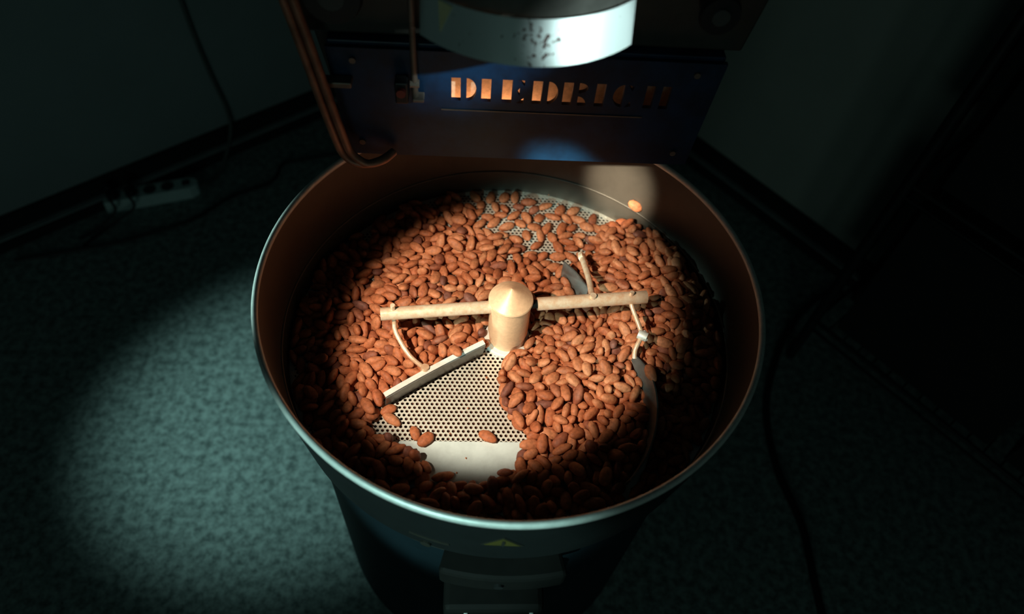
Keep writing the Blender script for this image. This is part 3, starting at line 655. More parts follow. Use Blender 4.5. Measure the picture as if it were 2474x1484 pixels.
    5,-3002,-312,100,-180,-43,-15, 5,-2972,222,64,-5,-14,-59, 3,-3066,383,78,1,-24,-110, 3,-2995,376,167,-4,29,-28, 4,-3101,183,56,31,6,-77,
    3,-2781,-1022,58,21,7,30, 0,-2650,-1040,96,-7,-32,116, 5,-2766,-1173,73,34,-18,14, 5,-2954,-804,57,31,5,-120, 2,-2817,-785,85,90,20,75,
    1,-2745,-855,162,89,-26,86, 4,-2919,-962,79,-28,-31,20, 1,-2779,-571,54,28,5,-147, 2,-2724,-658,123,-6,45,-8, 1,-2857,-401,57,18,-14,-28,
    1,-3085,-423,66,-105,-10,115, 3,-2719,-171,60,-2,16,8, 4,-2782,-311,96,-161,-72,-120, 3,-2751,-53,98,-65,-44,16, 3,-2870,-232,118,58,22,-112,
    3,-2861,52,58,16,-14,-1, 3,-2994,-34,81,-4,-25,-1, 4,-2736,225,58,20,-16,-66, 0,-2848,305,88,-35,-29,-12, 0,-2843,377,189,-90,35,16,
    5,-2693,375,222,-131,13,-105, 5,-2873,486,58,-30,3,129, 3,-2934,530,151,-33,-10,13, 4,-3049,589,66,-151,22,70, 1,-2772,508,171,82,-68,119,
    2,-2719,671,64,-10,1,-110, 1,-2820,739,92,0,49,170, 1,-2942,681,66,-105,-10,143, 1,-2817,632,161,87,0,-10, 0,-2893,882,57,28,5,178,
    5,-2912,1025,75,-36,-21,-129, 2,-2761,1233,58,-28,4,-162, 0,-2701,1112,58,-27,2,-165, 5,-2858,1193,154,99,17,-83, 2,-2747,-1377,63,0,16,102,
    0,-2612,-1331,62,-22,-9,-83, 0,-2486,-1139,57,28,5,-153, 4,-2517,-1030,97,-88,63,34, 4,-2467,-1101,170,97,-1,50, 3,-2560,-823,59,-18,-8,58,
    1,-2714,-823,54,28,5,-115, 3,-2618,-825,153,63,2,-88, 2,-2553,-621,58,28,4,141, 1,-2428,-653,136,22,-14,93, 3,-2540,-567,178,18,28,-158,
    1,-2580,-403,55,-26,6,-147, 0,-2656,-312,73,100,-6,-126, 2,-2623,-436,156,-3,34,-151, 4,-2471,-170,56,-31,6,160, 2,-2603,-88,93,-1,35,89,
    1,-2480,-102,167,93,31,106, 0,-2562,-259,168,145,-25,-145, 4,-2666,88,56,31,6,-134, 3,-2739,90,151,6,2,146, 1,-2532,60,81,-177,28,69,
    5,-2517,236,59,-27,-1,1, 5,-2485,366,65,103,-8,-160, 3,-2467,286,156,-11,-11,-152, 3,-2636,227,177,82,-9,-102, 4,-2611,495,56,-31,6,136,
    5,-2678,401,92,-109,36,159, 4,-2660,543,157,146,-28,76, 0,-2484,726,62,-6,15,-155, 5,-2600,642,115,18,35,-59, 2,-2446,580,178,-84,-40,-52,
    2,-2579,936,58,28,5,86, 5,-2719,896,83,79,-27,-77, 1,-2728,1026,138,-62,9,-29, 2,-2599,873,170,-148,-4,-95, 5,-2489,1165,60,26,-4,149,
    0,-2576,1084,135,1,-9,133, 4,-2565,1304,90,83,11,150, 4,-2710,1419,56,31,6,-65, 2,-2730,1316,162,-26,-8,-88, 1,-2585,1459,78,-133,30,-67,
    5,-2596,1400,176,-36,20,-18, 2,-2582,1619,63,3,15,-63, 3,-2430,1893,78,-102,-8,17, 2,-2468,1705,67,-145,1,-75, 3,-2291,-1958,57,25,5,60,
    4,-2199,-2161,61,179,17,42, 5,-2218,-2041,104,-147,27,52, 0,-2310,-1758,78,81,15,113, 5,-2224,-1551,57,-31,5,-106, 1,-2352,-1543,58,-23,-8,72,
    3,-2447,-1291,60,1,17,-135, 3,-2369,-1391,99,66,-44,44, 1,-2273,-1460,155,-129,-31,-109, 3,-2277,-1121,58,18,-9,-147, 5,-2292,-1002,92,11,-13,-143,
    3,-2376,-788,60,10,13,-144, 4,-2430,-934,67,80,15,-17, 1,-2357,-863,149,20,2,-75, 3,-2337,-584,57,-25,5,-132, 2,-2284,-651,129,16,33,27,
    0,-2335,-545,205,4,20,119, 1,-2389,-389,54,-28,5,116, 5,-2483,-455,114,33,-26,34, 1,-2402,-270,130,148,-13,31, 4,-2323,-129,58,-20,-16,150,
    3,-2254,-261,76,73,11,55, 3,-2378,69,57,-25,5,-79, 3,-2258,1,80,-7,28,-47, 0,-2386,-36,166,-139,4,111, 5,-2294,280,60,-26,-5,169,
    4,-2229,148,65,70,11,15, 2,-2390,572,59,25,6,-107, 1,-2285,502,66,75,10,46, 5,-2534,506,157,-176,59,11, 0,-2252,724,57,-28,5,-31,
    2,-2269,766,169,-18,-12,116, 0,-2462,718,188,-113,-21,146, 2,-2395,950,58,-28,4,109, 3,-2454,875,137,-22,15,-151, 0,-2459,1039,223,-133,-5,-55,
    5,-2273,1075,57,31,5,76, 5,-2258,1217,132,37,10,-149, 0,-2402,1111,153,-30,-5,147, 1,-2360,1236,201,-19,-22,-25, 0,-2439,1430,57,-28,5,-119,
    0,-2384,1284,80,-11,-23,140, 4,-2283,1376,69,82,16,99, 2,-2405,1446,165,39,-5,129, 1,-2340,1619,54,28,5,-84, 4,-2224,1532,72,24,21,-82,
    4,-2290,1669,153,-160,4,-31, 3,-2053,-1960,58,22,-1,-60, 4,-2074,-2064,131,86,-28,36, 3,-2175,-1741,59,0,17,88, 3,-2121,-1627,106,32,41,75,
    1,-2210,-1877,146,38,47,-27, 0,-2016,-1511,57,-28,5,-65, 3,-2141,-1234,58,20,-6,-96, 1,-2262,-1318,61,40,7,-52, 1,-2214,-1257,150,13,-22,-95,
    4,-2149,-1171,221,78,-34,118, 4,-2059,-1032,56,31,6,-13, 3,-2106,-1105,135,6,-5,-7, 3,-2025,-1018,212,55,16,96, 0,-2196,-801,60,-19,9,-65,
    4,-2078,-902,92,-52,-47,-102, 2,-2210,-825,169,21,-2,-114, 1,-2171,-645,207,-136,77,-62, 2,-2075,-546,60,-24,-3,0, 1,-2161,-543,167,75,0,-13,
    2,-2050,-673,107,-78,32,-150, 3,-2153,-385,59,-15,10,177, 1,-2233,-451,119,38,3,-15, 5,-2068,-179,60,-23,-8,-135, 0,-1954,-122,120,-5,17,-72,
    4,-2104,82,58,24,-9,34, 3,-2209,-25,216,-90,33,113, 1,-2074,240,58,10,-15,150, 4,-1979,270,118,53,22,129, 4,-2098,346,130,-25,46,86,
    2,-2158,463,58,28,4,60, 0,-2097,533,147,-8,-8,138, 0,-2432,424,177,92,-5,-164, 1,-2042,736,54,28,4,-22, 3,-2027,609,80,75,6,-39,
    0,-2097,737,164,-1,17,57, 3,-2166,883,60,-1,17,47, 5,-2201,938,154,-18,40,75, 2,-2221,1056,182,85,1,-145, 5,-2131,1172,63,14,12,65,
    2,-2026,1192,120,9,25,78, 1,-2067,1308,166,-6,-12,-22, 5,-2158,1362,59,-29,1,-109, 0,-2098,1465,153,-9,-6,-157, 4,-2280,1478,158,74,-51,-48,
    4,-2136,1626,56,31,6,-84, 3,-1997,1558,59,27,5,43, 4,-2071,1617,159,5,2,172, 4,-2162,1829,58,-27,-3,85, 1,-2280,1749,66,72,10,-50,
    3,-2130,1975,110,-8,67,49, 1,-2055,2081,54,-28,5,-41, 3,-2022,2051,155,-15,-6,123, 4,-2012,-2270,56,-31,6,82, 5,-2105,-2234,116,-122,-45,-108,
    1,-1868,-1926,54,28,5,173, 0,-1844,-2041,124,-125,-3,163, 5,-1960,-1759,60,24,-8,-77, 3,-1902,-1620,106,0,63,-8, 5,-2096,-1370,133,-10,11,-149,
    1,-1957,-1363,58,13,-15,126, 3,-1979,-1218,94,-48,25,6, 3,-1866,-1345,114,-9,-28,-120, 1,-1853,-1119,54,28,6,165, 5,-1837,-989,65,27,10,137,
    4,-1937,-1093,137,43,-12,-74, 1,-1907,-792,55,-26,1,35, 0,-1925,-814,159,-33,3,128, 4,-2066,-810,162,-101,25,117, 4,-1812,-597,57,-27,8,131,
    1,-1890,-662,95,19,-27,-24, 2,-1900,-531,157,-110,2,12, 4,-1948,-434,60,0,21,111, 2,-1921,-292,65,-39,6,1, 1,-1826,-144,57,-22,-8,120,
    1,-1833,-220,142,-25,-11,-173, 0,-1969,-3,57,28,5,20, 4,-1893,150,65,-113,-10,-21, 5,-1805,233,64,-6,15,137, 1,-1854,371,104,-5,8,61,
    1,-1776,281,176,-58,-2,-81, 1,-1952,441,56,-24,7,51, 4,-1891,513,133,-13,-7,-169, 0,-1833,786,57,-28,5,-77, 1,-1853,620,79,-2,34,-141,
    1,-1930,725,144,159,13,-154, 5,-1974,989,62,16,-13,125, 4,-1860,971,108,-28,-4,-58, 1,-2015,869,78,-89,-24,123, 2,-1882,1123,58,28,4,170,
    1,-1838,1225,87,25,-13,-176, 5,-1987,1402,64,8,14,32, 0,-1905,1369,144,-32,40,-109, 4,-1796,1665,56,-31,6,33, 0,-1879,1741,77,39,-1,-141,
    2,-1908,1584,150,30,-40,89, 5,-1947,1902,57,-31,5,-5, 0,-2017,1788,98,-45,28,-135, 0,-2142,1766,159,-14,-23,60, 5,-1824,2080,57,-31,5,138,
    1,-1875,1998,105,35,-9,-33, 2,-1914,2249,61,18,-12,22, 3,-1937,2150,131,-24,21,169, 2,-2100,2282,61,162,12,-131, 5,-1608,-2436,57,-31,5,83,
    2,-1698,-2222,58,-28,4,89, 1,-1809,-2173,88,31,-34,-92, 4,-1633,-1949,56,31,6,173, 4,-1643,-2063,101,90,68,-22, 0,-1722,-1688,59,-22,7,-7,
    0,-1821,-1786,93,95,30,-43, 4,-1620,-1715,176,44,72,84, 5,-1651,-956,57,-31,5,68, 2,-1735,-788,63,2,15,-100, 0,-1652,-579,60,-18,-13,73,
    4,-1569,-645,138,36,-2,8, 4,-1726,-651,165,17,-11,-57, 0,-1791,-439,68,0,21,133, 4,-1660,-376,56,31,6,123, 4,-1773,-332,130,-41,24,44,
    1,-1694,-374,204,33,42,-18, 0,-1664,-195,62,-6,15,108, 1,-1579,-60,82,67,-20,164, 4,-1665,-237,172,-33,-3,124, 3,-1732,23,58,-21,-4,-110,
    0,-1768,92,160,15,-6,134, 1,-1657,1,228,-111,6,-122, 0,-1569,332,60,-18,-13,92, 5,-1686,288,79,88,-21,-75, 5,-1567,239,140,-21,34,-92,
    4,-1718,479,58,-20,-16,165, 0,-1636,549,124,16,0,100, 3,-1674,695,60,11,12,25, 4,-1591,729,137,-5,15,108, 0,-1570,772,238,11,-40,-109,
    4,-1703,971,59,23,10,2, 3,-1677,867,95,12,-34,48, 1,-1774,824,157,-47,-3,153, 5,-1751,1038,156,131,10,-7, 4,-1622,1226,56,-31,6,158,
    0,-1639,1097,60,-19,-12,150, 1,-1569,1098,147,11,11,-74, 0,-1775,1374,60,19,-11,135, 5,-1641,1389,87,11,28,84, 2,-1766,1485,136,-2,21,114,
    0,-1657,1598,60,-21,-7,-117, 4,-1531,1529,58,21,-15,83, 2,-1588,1661,141,-148,31,32, 1,-1755,1713,175,-45,-23,114, 4,-1727,1895,56,31,6,-146,
    3,-1706,1866,166,-45,20,-101, 0,-1938,1753,181,163,-4,-140, 4,-1655,2069,60,0,21,61, 5,-1576,2115,127,-71,6,-66, 2,-1719,2281,58,28,4,113,
    3,-1754,2345,155,-26,24,80, 2,-1667,2450,62,-17,9,149, 3,-1624,2583,76,-73,11,-48, 0,-1664,2493,164,17,0,-31, 3,-1390,-2392,70,-25,-21,88,
    4,-1486,-2529,62,24,-19,23, 5,-1547,-2224,57,-31,5,-55, 2,-1470,-2016,61,19,-11,-121, 3,-1330,-1928,104,0,59,-42, 5,-1251,-1984,168,52,71,5,
    3,-1546,-1824,58,-22,0,164, 3,-1585,-779,91,-62,-38,-74, 5,-1429,-856,99,105,40,55, 4,-1501,-779,177,26,17,103, 0,-1450,-523,60,18,-13,-142,
    1,-1343,-576,124,34,7,95, 4,-1424,-596,206,-53,37,152, 1,-1505,-344,54,-28,5,132, 3,-1526,-394,149,47,24,-61, 2,-1389,-173,58,28,4,-9,
    0,-1382,-236,162,34,20,-101, 3,-1516,-226,144,-22,37,133, 3,-1533,61,58,21,-2,-179, 3,-1484,102,150,13,26,12, 5,-1417,-37,96,-73,-39,162,
    4,-1431,247,58,-22,-12,106, 4,-1352,195,146,-36,-19,-87, 5,-1303,290,193,74,-29,172, 1,-1521,566,59,-3,16,166, 4,-1500,581,167,34,8,-20,
    4,-1459,438,83,0,45,3, 0,-1451,708,60,-18,-13,-159, 4,-1329,758,120,56,7,56, 3,-1436,717,190,-70,16,115, 0,-1524,929,57,28,5,68,
    3,-1399,905,68,28,-8,78, 2,-1479,979,171,-75,21,45, 3,-1376,1146,57,25,4,-86, 3,-1464,1192,125,-22,-3,101, 4,-1324,1123,209,94,-47,-25,
    2,-1461,1335,64,-1,-9,-9, 0,-1473,1403,153,-50,-10,23, 3,-1565,1501,163,13,-4,-142, 5,-1626,1319,237,177,-36,-64, 1,-1359,1564,54,28,5,172,
    4,-1390,1698,58,25,-6,-146, 3,-1436,1733,162,15,18,-97, 5,-1517,1801,61,-21,-13,-3, 1,-1571,1940,70,0,27,90, 1,-1608,1792,172,-68,-17,-156,
    3,-1414,2072,58,20,8,127, 5,-1458,2121,167,6,14,-88, 3,-1538,2254,60,1,17,-26, 5,-1500,2365,118,92,-57,168, 1,-1339,2579,57,18,-14,100,
    5,-1458,2514,57,31,5,-65, 0,-1519,2695,79,-83,17,7, 2,-1241,-2666,60,22,-6,45, 0,-1177,-2467,57,28,5,146, 2,-1265,-2203,58,-28,4,36,
    4,-1210,-2167,156,40,23,96, 4,-1100,-2097,77,106,15,122, 1,-1285,-2061,54,-152,-5,-169, 5,-1423,-670,57,-31,5,15, 0,-1240,-741,86,69,19,-158,
    0,-1182,-584,60,-19,-12,-135, 4,-1121,-603,157,-12,-1,90, 3,-1304,-326,58,-21,7,-123, 4,-1243,-456,64,78,9,2, 2,-1330,-385,166,-94,-28,41,
    2,-1172,-187,63,0,16,118, 4,-1097,-98,117,-4,-24,-93, 0,-1261,-179,155,-105,18,96, 2,-1308,56,61,-21,-7,123, 4,-1280,13,161,29,-9,157,
    0,-1233,255,57,28,5,-8, 2,-1173,170,132,-9,-8,-147, 0,-1209,396,179,-42,-63,88, 5,-1277,486,57,-31,5,-21, 1,-1343,381,95,-27,-39,62,
    4,-1403,432,189,-5,-17,-60, 5,-1174,748,63,0,17,162, 0,-1280,620,124,16,6,41, 0,-1241,949,60,19,9,93, 1,-1190,870,151,-9,5,6,
    3,-1254,1045,140,-47,6,1, 5,-1368,906,187,-9,-21,25, 3,-1144,1217,58,-16,-14,-75, 0,-1111,1249,162,-32,30,43, 1,-1257,1190,141,59,57,-76,
    3,-1263,1401,57,24,4,151, 1,-1291,1475,145,-5,-4,-36, 5,-1273,1326,167,94,2,5, 0,-1167,1627,62,-8,14,-29, 4,-1082,1558,130,35,9,-20,
    5,-1300,1699,148,-128,17,59, 2,-1290,1898,60,-23,-4,73, 5,-1421,1903,89,-47,-30,-49, 3,-1307,1956,163,-34,0,-8, 1,-1208,2051,190,-66,-36,-83,
    0,-1178,2065,57,-28,5,-33, 2,-1102,2142,101,-74,-37,-42, 1,-1214,2342,57,-18,-14,48, 4,-1365,2318,64,76,11,-97, 1,-1302,2186,81,-101,-13,-158,
    4,-1167,2534,56,31,6,-112, 4,-1258,2478,126,-43,0,161, 2,-1318,2379,169,121,10,-26, 0,-939,-2893,62,-3,16,-88, 4,-1050,-2652,56,31,6,-51,
    0,-933,-2419,61,13,-14,51, 5,-947,-2513,134,118,14,-144, 3,-1146,-2278,63,34,7,54, 2,-1004,-571,63,5,-13,-135, 5,-1086,-393,57,-31,5,146,
    2,-1154,-397,152,12,19,129, 0,-1080,-345,226,23,53,40, 4,-1163,-264,195,-133,32,72, 0,-914,-155,60,-18,-13,89, 4,-1028,-226,66,-95,-4,98,
    0,-904,-223,154,-38,4,-124, 2,-1081,58,58,-28,4,-24, 2,-985,74,141,8,16,-45, 3,-913,301,59,15,-14,-43, 5,-990,177,57,-31,5,125,
    2,-1056,327,104,19,20,159, 1,-1086,512,55,-26,7,87, 3,-1156,546,137,-43,6,39, 1,-1261,535,212,34,6,-151, 3,-1065,436,176,143,1,62,
    3,-939,713,58,19,8,-33, 4,-1010,638,112,51,16,-77, 1,-892,667,157,11,11,97, 4,-862,810,200,-165,-13,-171, 5,-1057,872,59,27,-2,156,
    0,-1066,1010,88,-12,-27,-77, 4,-984,944,199,-74,-28,-95, 4,-971,1268,56,-31,6,4, 4,-924,1111,58,-159,14,-173, 3,-991,1143,148,-134,8,-83,
    4,-1040,1385,56,31,6,-168, 4,-1130,1454,88,-16,42,65, 2,-933,1582,63,0,16,80, 2,-939,1695,131,43,-35,-109, 0,-1142,1857,59,-31,5,-70,
    0,-1007,1892,68,-23,-18,137, 1,-1039,1780,127,-45,2,-147, 0,-1119,1877,169,-18,-6,32, 3,-928,2126,57,-25,5,-39, 2,-958,2002,116,75,-49,-38,
    2,-1061,2318,61,18,-12,-85, 5,-948,2355,122,0,26,-57, 0,-942,2468,57,-28,4,136, 4,-1021,2607,95,88,-14,-158, 3,-787,2597,129,174,-11,-115,
    0,-1115,2806,61,0,17,62, 0,-999,2756,88,62,-34,65, 1,-772,-2923,57,-18,-14,-114, 1,-672,-2841,109,-20,19,101, 2,-848,-2599,58,28,4,45,
    3,-791,-2734,57,-25,5,-143, 1,-677,-2348,58,17,11,-167, 0,-1051,-2852,111,-180,-63,-26, 3,-878,-350,57,25,5,40, 0,-760,-142,62,6,15,67,
    5,-678,-169,141,-37,13,-52, 0,-741,-284,169,58,-25,5, 1,-813,115,59,-7,15,-136, 0,-784,27,122,-6,20,-131, 5,-759,-31,222,-35,-3,48,
    4,-711,259,56,-31,6,-21, 5,-751,369,115,8,-16,-170, 0,-706,215,162,-24,-3,34, 2,-835,513,63,9,12,-49, 3,-930,454,121,-11,15,180,
    3,-770,442,200,-21,-25,-96, 2,-778,720,72,-66,9,-98, 0,-675,625,86,9,7,-122, 1,-745,682,179,-6,-19,-145, 4,-843,977,58,-20,-16,74,
    1,-903,867,110,-11,1,-32, 0,-853,982,172,-1,19,120, 4,-733,1106,56,-31,6,-1, 5,-734,1215,90,-17,-14,-13, 2,-662,1266,184,-48,-3,-39,
    3,-849,1395,60,-2,-14,-58, 4,-853,1252,159,-46,26,-153, 5,-740,1553,57,-31,5,11, 3,-777,1668,77,-32,-25,-22, 1,-751,1756,151,-49,-7,18,
    2,-818,1863,58,-28,4,138, 0,-788,1879,167,-28,4,-180, 5,-821,1793,232,16,-15,-5, 0,-724,2062,60,-18,-13,-36, 0,-589,2091,102,98,-8,127,
    3,-717,2024,184,176,-30,-116, 2,-774,2283,58,28,4,49, 5,-815,2111,140,-119,-19,-132, 5,-660,2509,65,76,9,-77, 5,-774,2453,85,1,31,125,
    5,-874,2688,60,-25,-6,98, 2,-874,2917,72,105,-9,152, 5,-518,-2844,57,31,5,-28, 1,-568,-2621,58,0,18,113, 0,-621,-2514,112,38,38,150,
    0,-701,-2609,137,147,77,-7, 1,-523,-2385,57,18,10,-117, 5,-668,-356,63,16,-8,51, 4,-540,-302,156,-98,7,13, 3,-530,-191,62,-6,-4,-44,
    0,-554,-128,161,47,-13,155, 0,-362,-128,92,107,34,134, 4,-395,-206,179,137,-58,52, 5,-629,39,57,31,5,-84, 3,-612,67,165,25,5,86,
    1,-477,-4,67,65,10,53, 4,-378,19,124,-57,-60,-143, 3,-453,295,58,-16,-14,114, 1,-535,168,60,21,11,-64, 5,-421,184,134,-33,6,-99,
    5,-594,451,61,20,-13,-14, 1,-535,713,55,-27,3,79, 3,-547,817,132,0,-1,-130, 5,-410,739,118,29,-15,63, 2,-612,962,59,-26,2,77,
    1,-714,977,133,17,0,-56, 1,-696,823,179,-143,-72,-112, 2,-510,1134,58,28,5,156, 2,-423,1256,58,27,3,129, 0,-443,1171,159,4,-11,-39,
    0,-513,1077,215,84,-44,-47, 1,-596,1425,54,-28,5,146, 5,-709,1397,106,43,-28,88, 4,-588,1365,151,20,27,-20, 0,-465,1636,57,28,5,-7,
    5,-506,1527,95,54,-35,-3, 0,-583,1504,170,67,-17,-33, 0,-634,1789,60,-18,-13,-83, 3,-564,1923,87,47,-33,172, 3,-453,2089,64,-35,7,149,
    2,-603,2303,61,18,-12,-125, 2,-479,2527,58,28,4,-137, 1,-586,2664,57,-18,-14,146, 0,-503,2948,57,28,5,-57, 1,-276,-2844,57,18,-14,-42,
    4,-400,-2692,56,31,6,-25, 1,-455,-2552,86,0,42,118, 3,-291,-2500,58,-22,0,50, 4,-356,-2365,56,149,-6,33, 5,-417,488,61,20,-13,108,
    3,-285,351,62,19,-16,102, 0,-264,714,60,-18,-13,119, 4,-322,583,65,-99,-7,120, 1,-209,571,113,-93,-70,-178, 3,-412,895,59,-19,-8,-29,
    1,-351,1010,72,-84,12,-7, 1,-419,981,180,-45,-28,66, 3,-263,876,157,163,39,85, 1,-250,1135,55,-26,6,-75, 4,-246,1048,140,24,-15,144,
    5,-267,1191,172,-26,38,17, 1,-394,1411,58,-13,-15,173, 1,-299,1333,106,53,-5,83, 5,-370,1438,171,77,3,-111, 1,-286,1717,54,28,5,-8,
    1,-214,1581,61,0,20,-42, 2,-426,1812,63,-1,16,25, 5,-360,1942,85,-110,31,-12, 1,-308,1820,121,-6,16,15, 2,-272,2068,58,28,4,-50,
    2,-426,2299,59,-27,3,50, 4,-288,2471,56,31,6,3, 1,-408,2750,57,-18,-14,-105, 2,-240,2933,58,28,4,73, 0,-201,-2655,60,18,-13,-163,
    1,-133,-2524,79,-48,-31,-77, 0,-9,-2434,58,-26,5,-12, 0,-114,-2303,57,-28,5,-164, 1,-70,-2173,88,-69,-41,-15, 5,-46,-1120,57,149,-5,-72,
    4,30,-1046,106,34,3,140, 4,-34,-749,56,-31,6,24, 4,109,-893,147,-2,-4,-137, 4,14,-572,58,-25,5,-98, 1,66,-721,134,-5,-7,-50,
    4,-163,461,58,20,-16,-18, 1,-84,545,116,-158,-83,64, 4,12,777,56,31,6,160, 3,-135,664,128,-142,69,84, 3,-170,913,58,-17,-13,31,
    4,-131,807,118,-27,12,-170, 0,-33,1183,57,-28,5,178, 2,-52,1056,95,166,-24,-3, 2,-173,1394,63,1,15,-54, 5,-75,1459,103,-98,-4,-56,
    0,-33,1647,57,-28,5,-108, 3,-121,1891,57,-25,5,32, 4,-42,2075,56,-31,6,-3, 1,-65,2527,58,0,18,163, 1,-149,2714,54,28,5,98,
    3,5,2942,57,25,5,57, 3,86,-2749,117,157,-32,-94, 1,68,-2579,54,28,5,-147, 0,190,-2413,57,28,5,104, 4,99,-2439,136,10,9,-69,
    4,62,-2229,56,-31,6,-81, 3,176,-1962,58,-16,-14,83, 2,283,-1393,64,38,6,177, 4,251,-1547,76,-132,32,106, 0,136,-1461,104,28,-26,-51,
    1,63,-1268,55,26,0,-113, 0,271,-1125,111,36,42,49, 3,79,-1246,158,25,10,45, 1,-44,-1172,205,-105,49,94, 2,175,-1070,58,-28,4,-89,
    1,233,-979,136,7,14,1, 3,127,-1073,210,-42,7,121, 4,-102,-812,198,165,-53,-70, 5,33,-869,59,28,6,-126, 2,374,-805,90,79,-27,70,
    1,-73,-902,115,-79,-2,71, 5,-83,-672,130,-83,-66,-93, 1,141,-645,54,28,5,100, 0,252,-605,99,-28,-17,119, 0,115,-600,158,-33,-22,-66,
    2,-1,-489,189,-99,-21,53, 4,71,562,56,30,5,133, 2,208,740,61,18,-12,107, 0,46,960,57,28,5,38, 2,71,871,124,80,26,21,
    0,170,1188,60,-21,8,-88, 3,173,1073,136,12,-1,66, 4,283,1155,189,16,65,-4, 4,64,1390,56,31,6,-140, 5,188,1555,61,20,-13,-78,
    3,129,1689,107,-36,1,20, 5,52,1861,63,-11,13,91, 1,180,1969,54,28,5,-25, 4,0,2678,64,104,-11,-57, 0,197,2960,57,-28,5,-99,
    0,392,-2840,59,-24,-2,142, 4,555,-3053,64,-56,9,33, 2,238,-2603,60,23,-5,36, 1,366,-2436,54,-28,5,-51, 5,303,-2162,58,30,4,118,
    2,340,-1951,58,-27,4,-75, 4,473,-1911,66,-117,-11,86, 4,268,-1756,56,31,6,48, 0,397,-1552,57,-28,5,133, 4,338,-1663,135,-43,-12,-168,
    4,320,-1257,56,30,6,143, 4,445,-1192,83,68,15,174, 1,292,-1296,157,-26,-10,52, 4,181,-1282,211,-34,1,-78, 5,409,-1036,60,24,-8,130,
    1,419,-1088,159,-9,-20,46, 0,217,-823,59,-22,7,50, 3,505,-935,132,-17,-20,86, 1,273,-789,153,-22,25,80, 3,423,-625,57,25,5,140,
    2,497,-500,74,-15,17,136, 1,392,-610,162,26,-5,154, 5,237,-605,216,151,-19,122, 0,177,-451,60,-19,-12,120, 2,267,-349,76,-100,-3,-32,
    5,151,-360,176,-8,-16,0, 3,309,-473,118,102,48,-23, 4,431,233,56,31,6,49, 4,263,481,58,-20,-16,75, 0,170,371,85,-25,23,-163,
    4,360,361,110,-94,4,113, 4,396,772,60,0,21,-62, 5,380,630,74,34,-20,22, 3,266,948,60,-17,2,-36, 0,345,1206,61,0,17,-72,
    3,463,1082,75,-3,-22,146, 2,436,1225,162,1,-6,-54, 4,257,1364,56,-31,6,-103, 5,345,1476,100,-75,-41,-84, 1,408,1660,54,28,5,-168,
    4,445,1552,105,76,53,10, 4,240,1801,56,31,6,-17, 2,366,2474,58,-28,4,111, 4,244,2732,58,-20,-16,-26, 5,428,2843,57,31,5,8,
    5,563,-2860,61,20,-13,122, 1,715,-2856,54,-28,5,-84, 1,489,-2572,58,0,18,-135, 4,436,-2695,93,-5,26,-79, 3,531,-2670,159,-4,-62,-157,
    0,572,-2363,57,152,-5,-128, 2,640,-2447,97,-63,-35,-172, 4,572,-2326,168,0,21,125, 4,483,-2197,58,-20,-16,33, 0,418,-2268,136,22,13,-130,
    2,660,-1923,63,-11,12,-164, 3,447,-1743,57,25,5,34, 1,552,-1779,99,47,-36,121, 2,599,-1539,58,-28,4,-128, 2,537,-1621,151,5,13,-12,
    4,653,-1544,181,-93,-30,-74, 2,529,-1340,61,-18,-12,-34, 5,486,-1204,204,32,5,-175, 0,585,-1076,57,-28,5,-102, 4,691,-1121,93,13,4,87,
    1,592,-1083,173,2,-7,117, 3,516,-830,58,-22,-1,-135, 1,629,-828,124,25,12,94, 1,521,-735,148,-54,15,42, 3,412,-934,197,-61,41,151,
    2,664,-559,61,-21,-8,104, 3,724,-644,149,-18,20,-119, 0,607,-588,196,46,16,-149, 4,544,-361,60,0,21,122, 5,428,-325,96,25,-31,-87,
    1,329,-244,94,2,52,139, 4,548,-390,170,31,6,106, 5,602,-178,57,31,5,91, 2,613,-121,157,-13,19,108, 4,469,-157,90,-77,-52,135,
    0,498,87,62,2,16,-157, 3,431,-41,80,86,2,-21, 4,577,290,58,20,-16,111, 3,672,296,125,-7,-40,139, 1,608,189,148,-109,6,158,
    1,448,514,54,28,5,19, 1,491,411,76,-87,20,-164, 5,584,750,60,-26,7,18, 5,557,617,101,-58,-38,-166, 3,476,917,58,-16,-14,-24,
    1,390,928,139,-44,23,114, 5,530,1208,57,-31,5,-43, 1,660,1226,75,77,1,99, 1,443,1413,54,28,5,-136, 0,539,1347,101,0,48,-5,
    4,608,1611,60,0,21,-142, 4,516,1848,56,31,6,-146, 3,591,2475,59,0,17,63, 4,513,2659,56,-31,6,-143, 1,839,-2826,57,-18,-14,100,
    0,788,-2605,57,-28,5,105, 1,639,-2622,54,28,5,-79, 5,833,-2364,58,29,1,69, 0,837,-2452,152,-18,-46,129, 2,725,-2190,59,-25,0,18,
    4,766,-2279,173,-55,-13,-99, 4,833,-1970,60,-3,20,-170, 0,742,-2056,102,-6,-25,-3, 2,692,-1753,61,18,-12,-34, 1,799,-1575,59,12,12,156,
    3,880,-1488,99,8,45,112, 3,772,-1548,165,28,-34,-31, 4,844,-1437,193,175,61,153, 1,719,-1272,66,73,10,-124, 4,749,-1398,78,111,39,40,
    4,697,-1240,175,11,6,59, 5,859,-1082,60,26,-4,154, 4,927,-1012,116,-35,-16,-43, 0,852,-1081,184,63,12,-94, 0,725,-1016,169,0,17,95,
    3,730,-932,57,-25,5,-10, 4,763,-818,83,58,-40,-132, 1,820,-759,170,21,-3,-176, 1,771,-874,218,74,11,19, 0,825,-641,62,9,13,109,
    0,833,-512,115,16,3,124, 3,918,-591,201,8,7,-18, 1,722,-353,59,2,-15,170, 4,780,-283,123,65,5,144, 1,684,-434,154,-162,5,108,
    1,626,-305,213,83,-42,-168, 2,805,-160,58,28,4,-179, 4,822,-28,60,12,-17,-25, 4,792,-175,166,-149,-6,176, 4,731,-61,123,-142,-53,20,
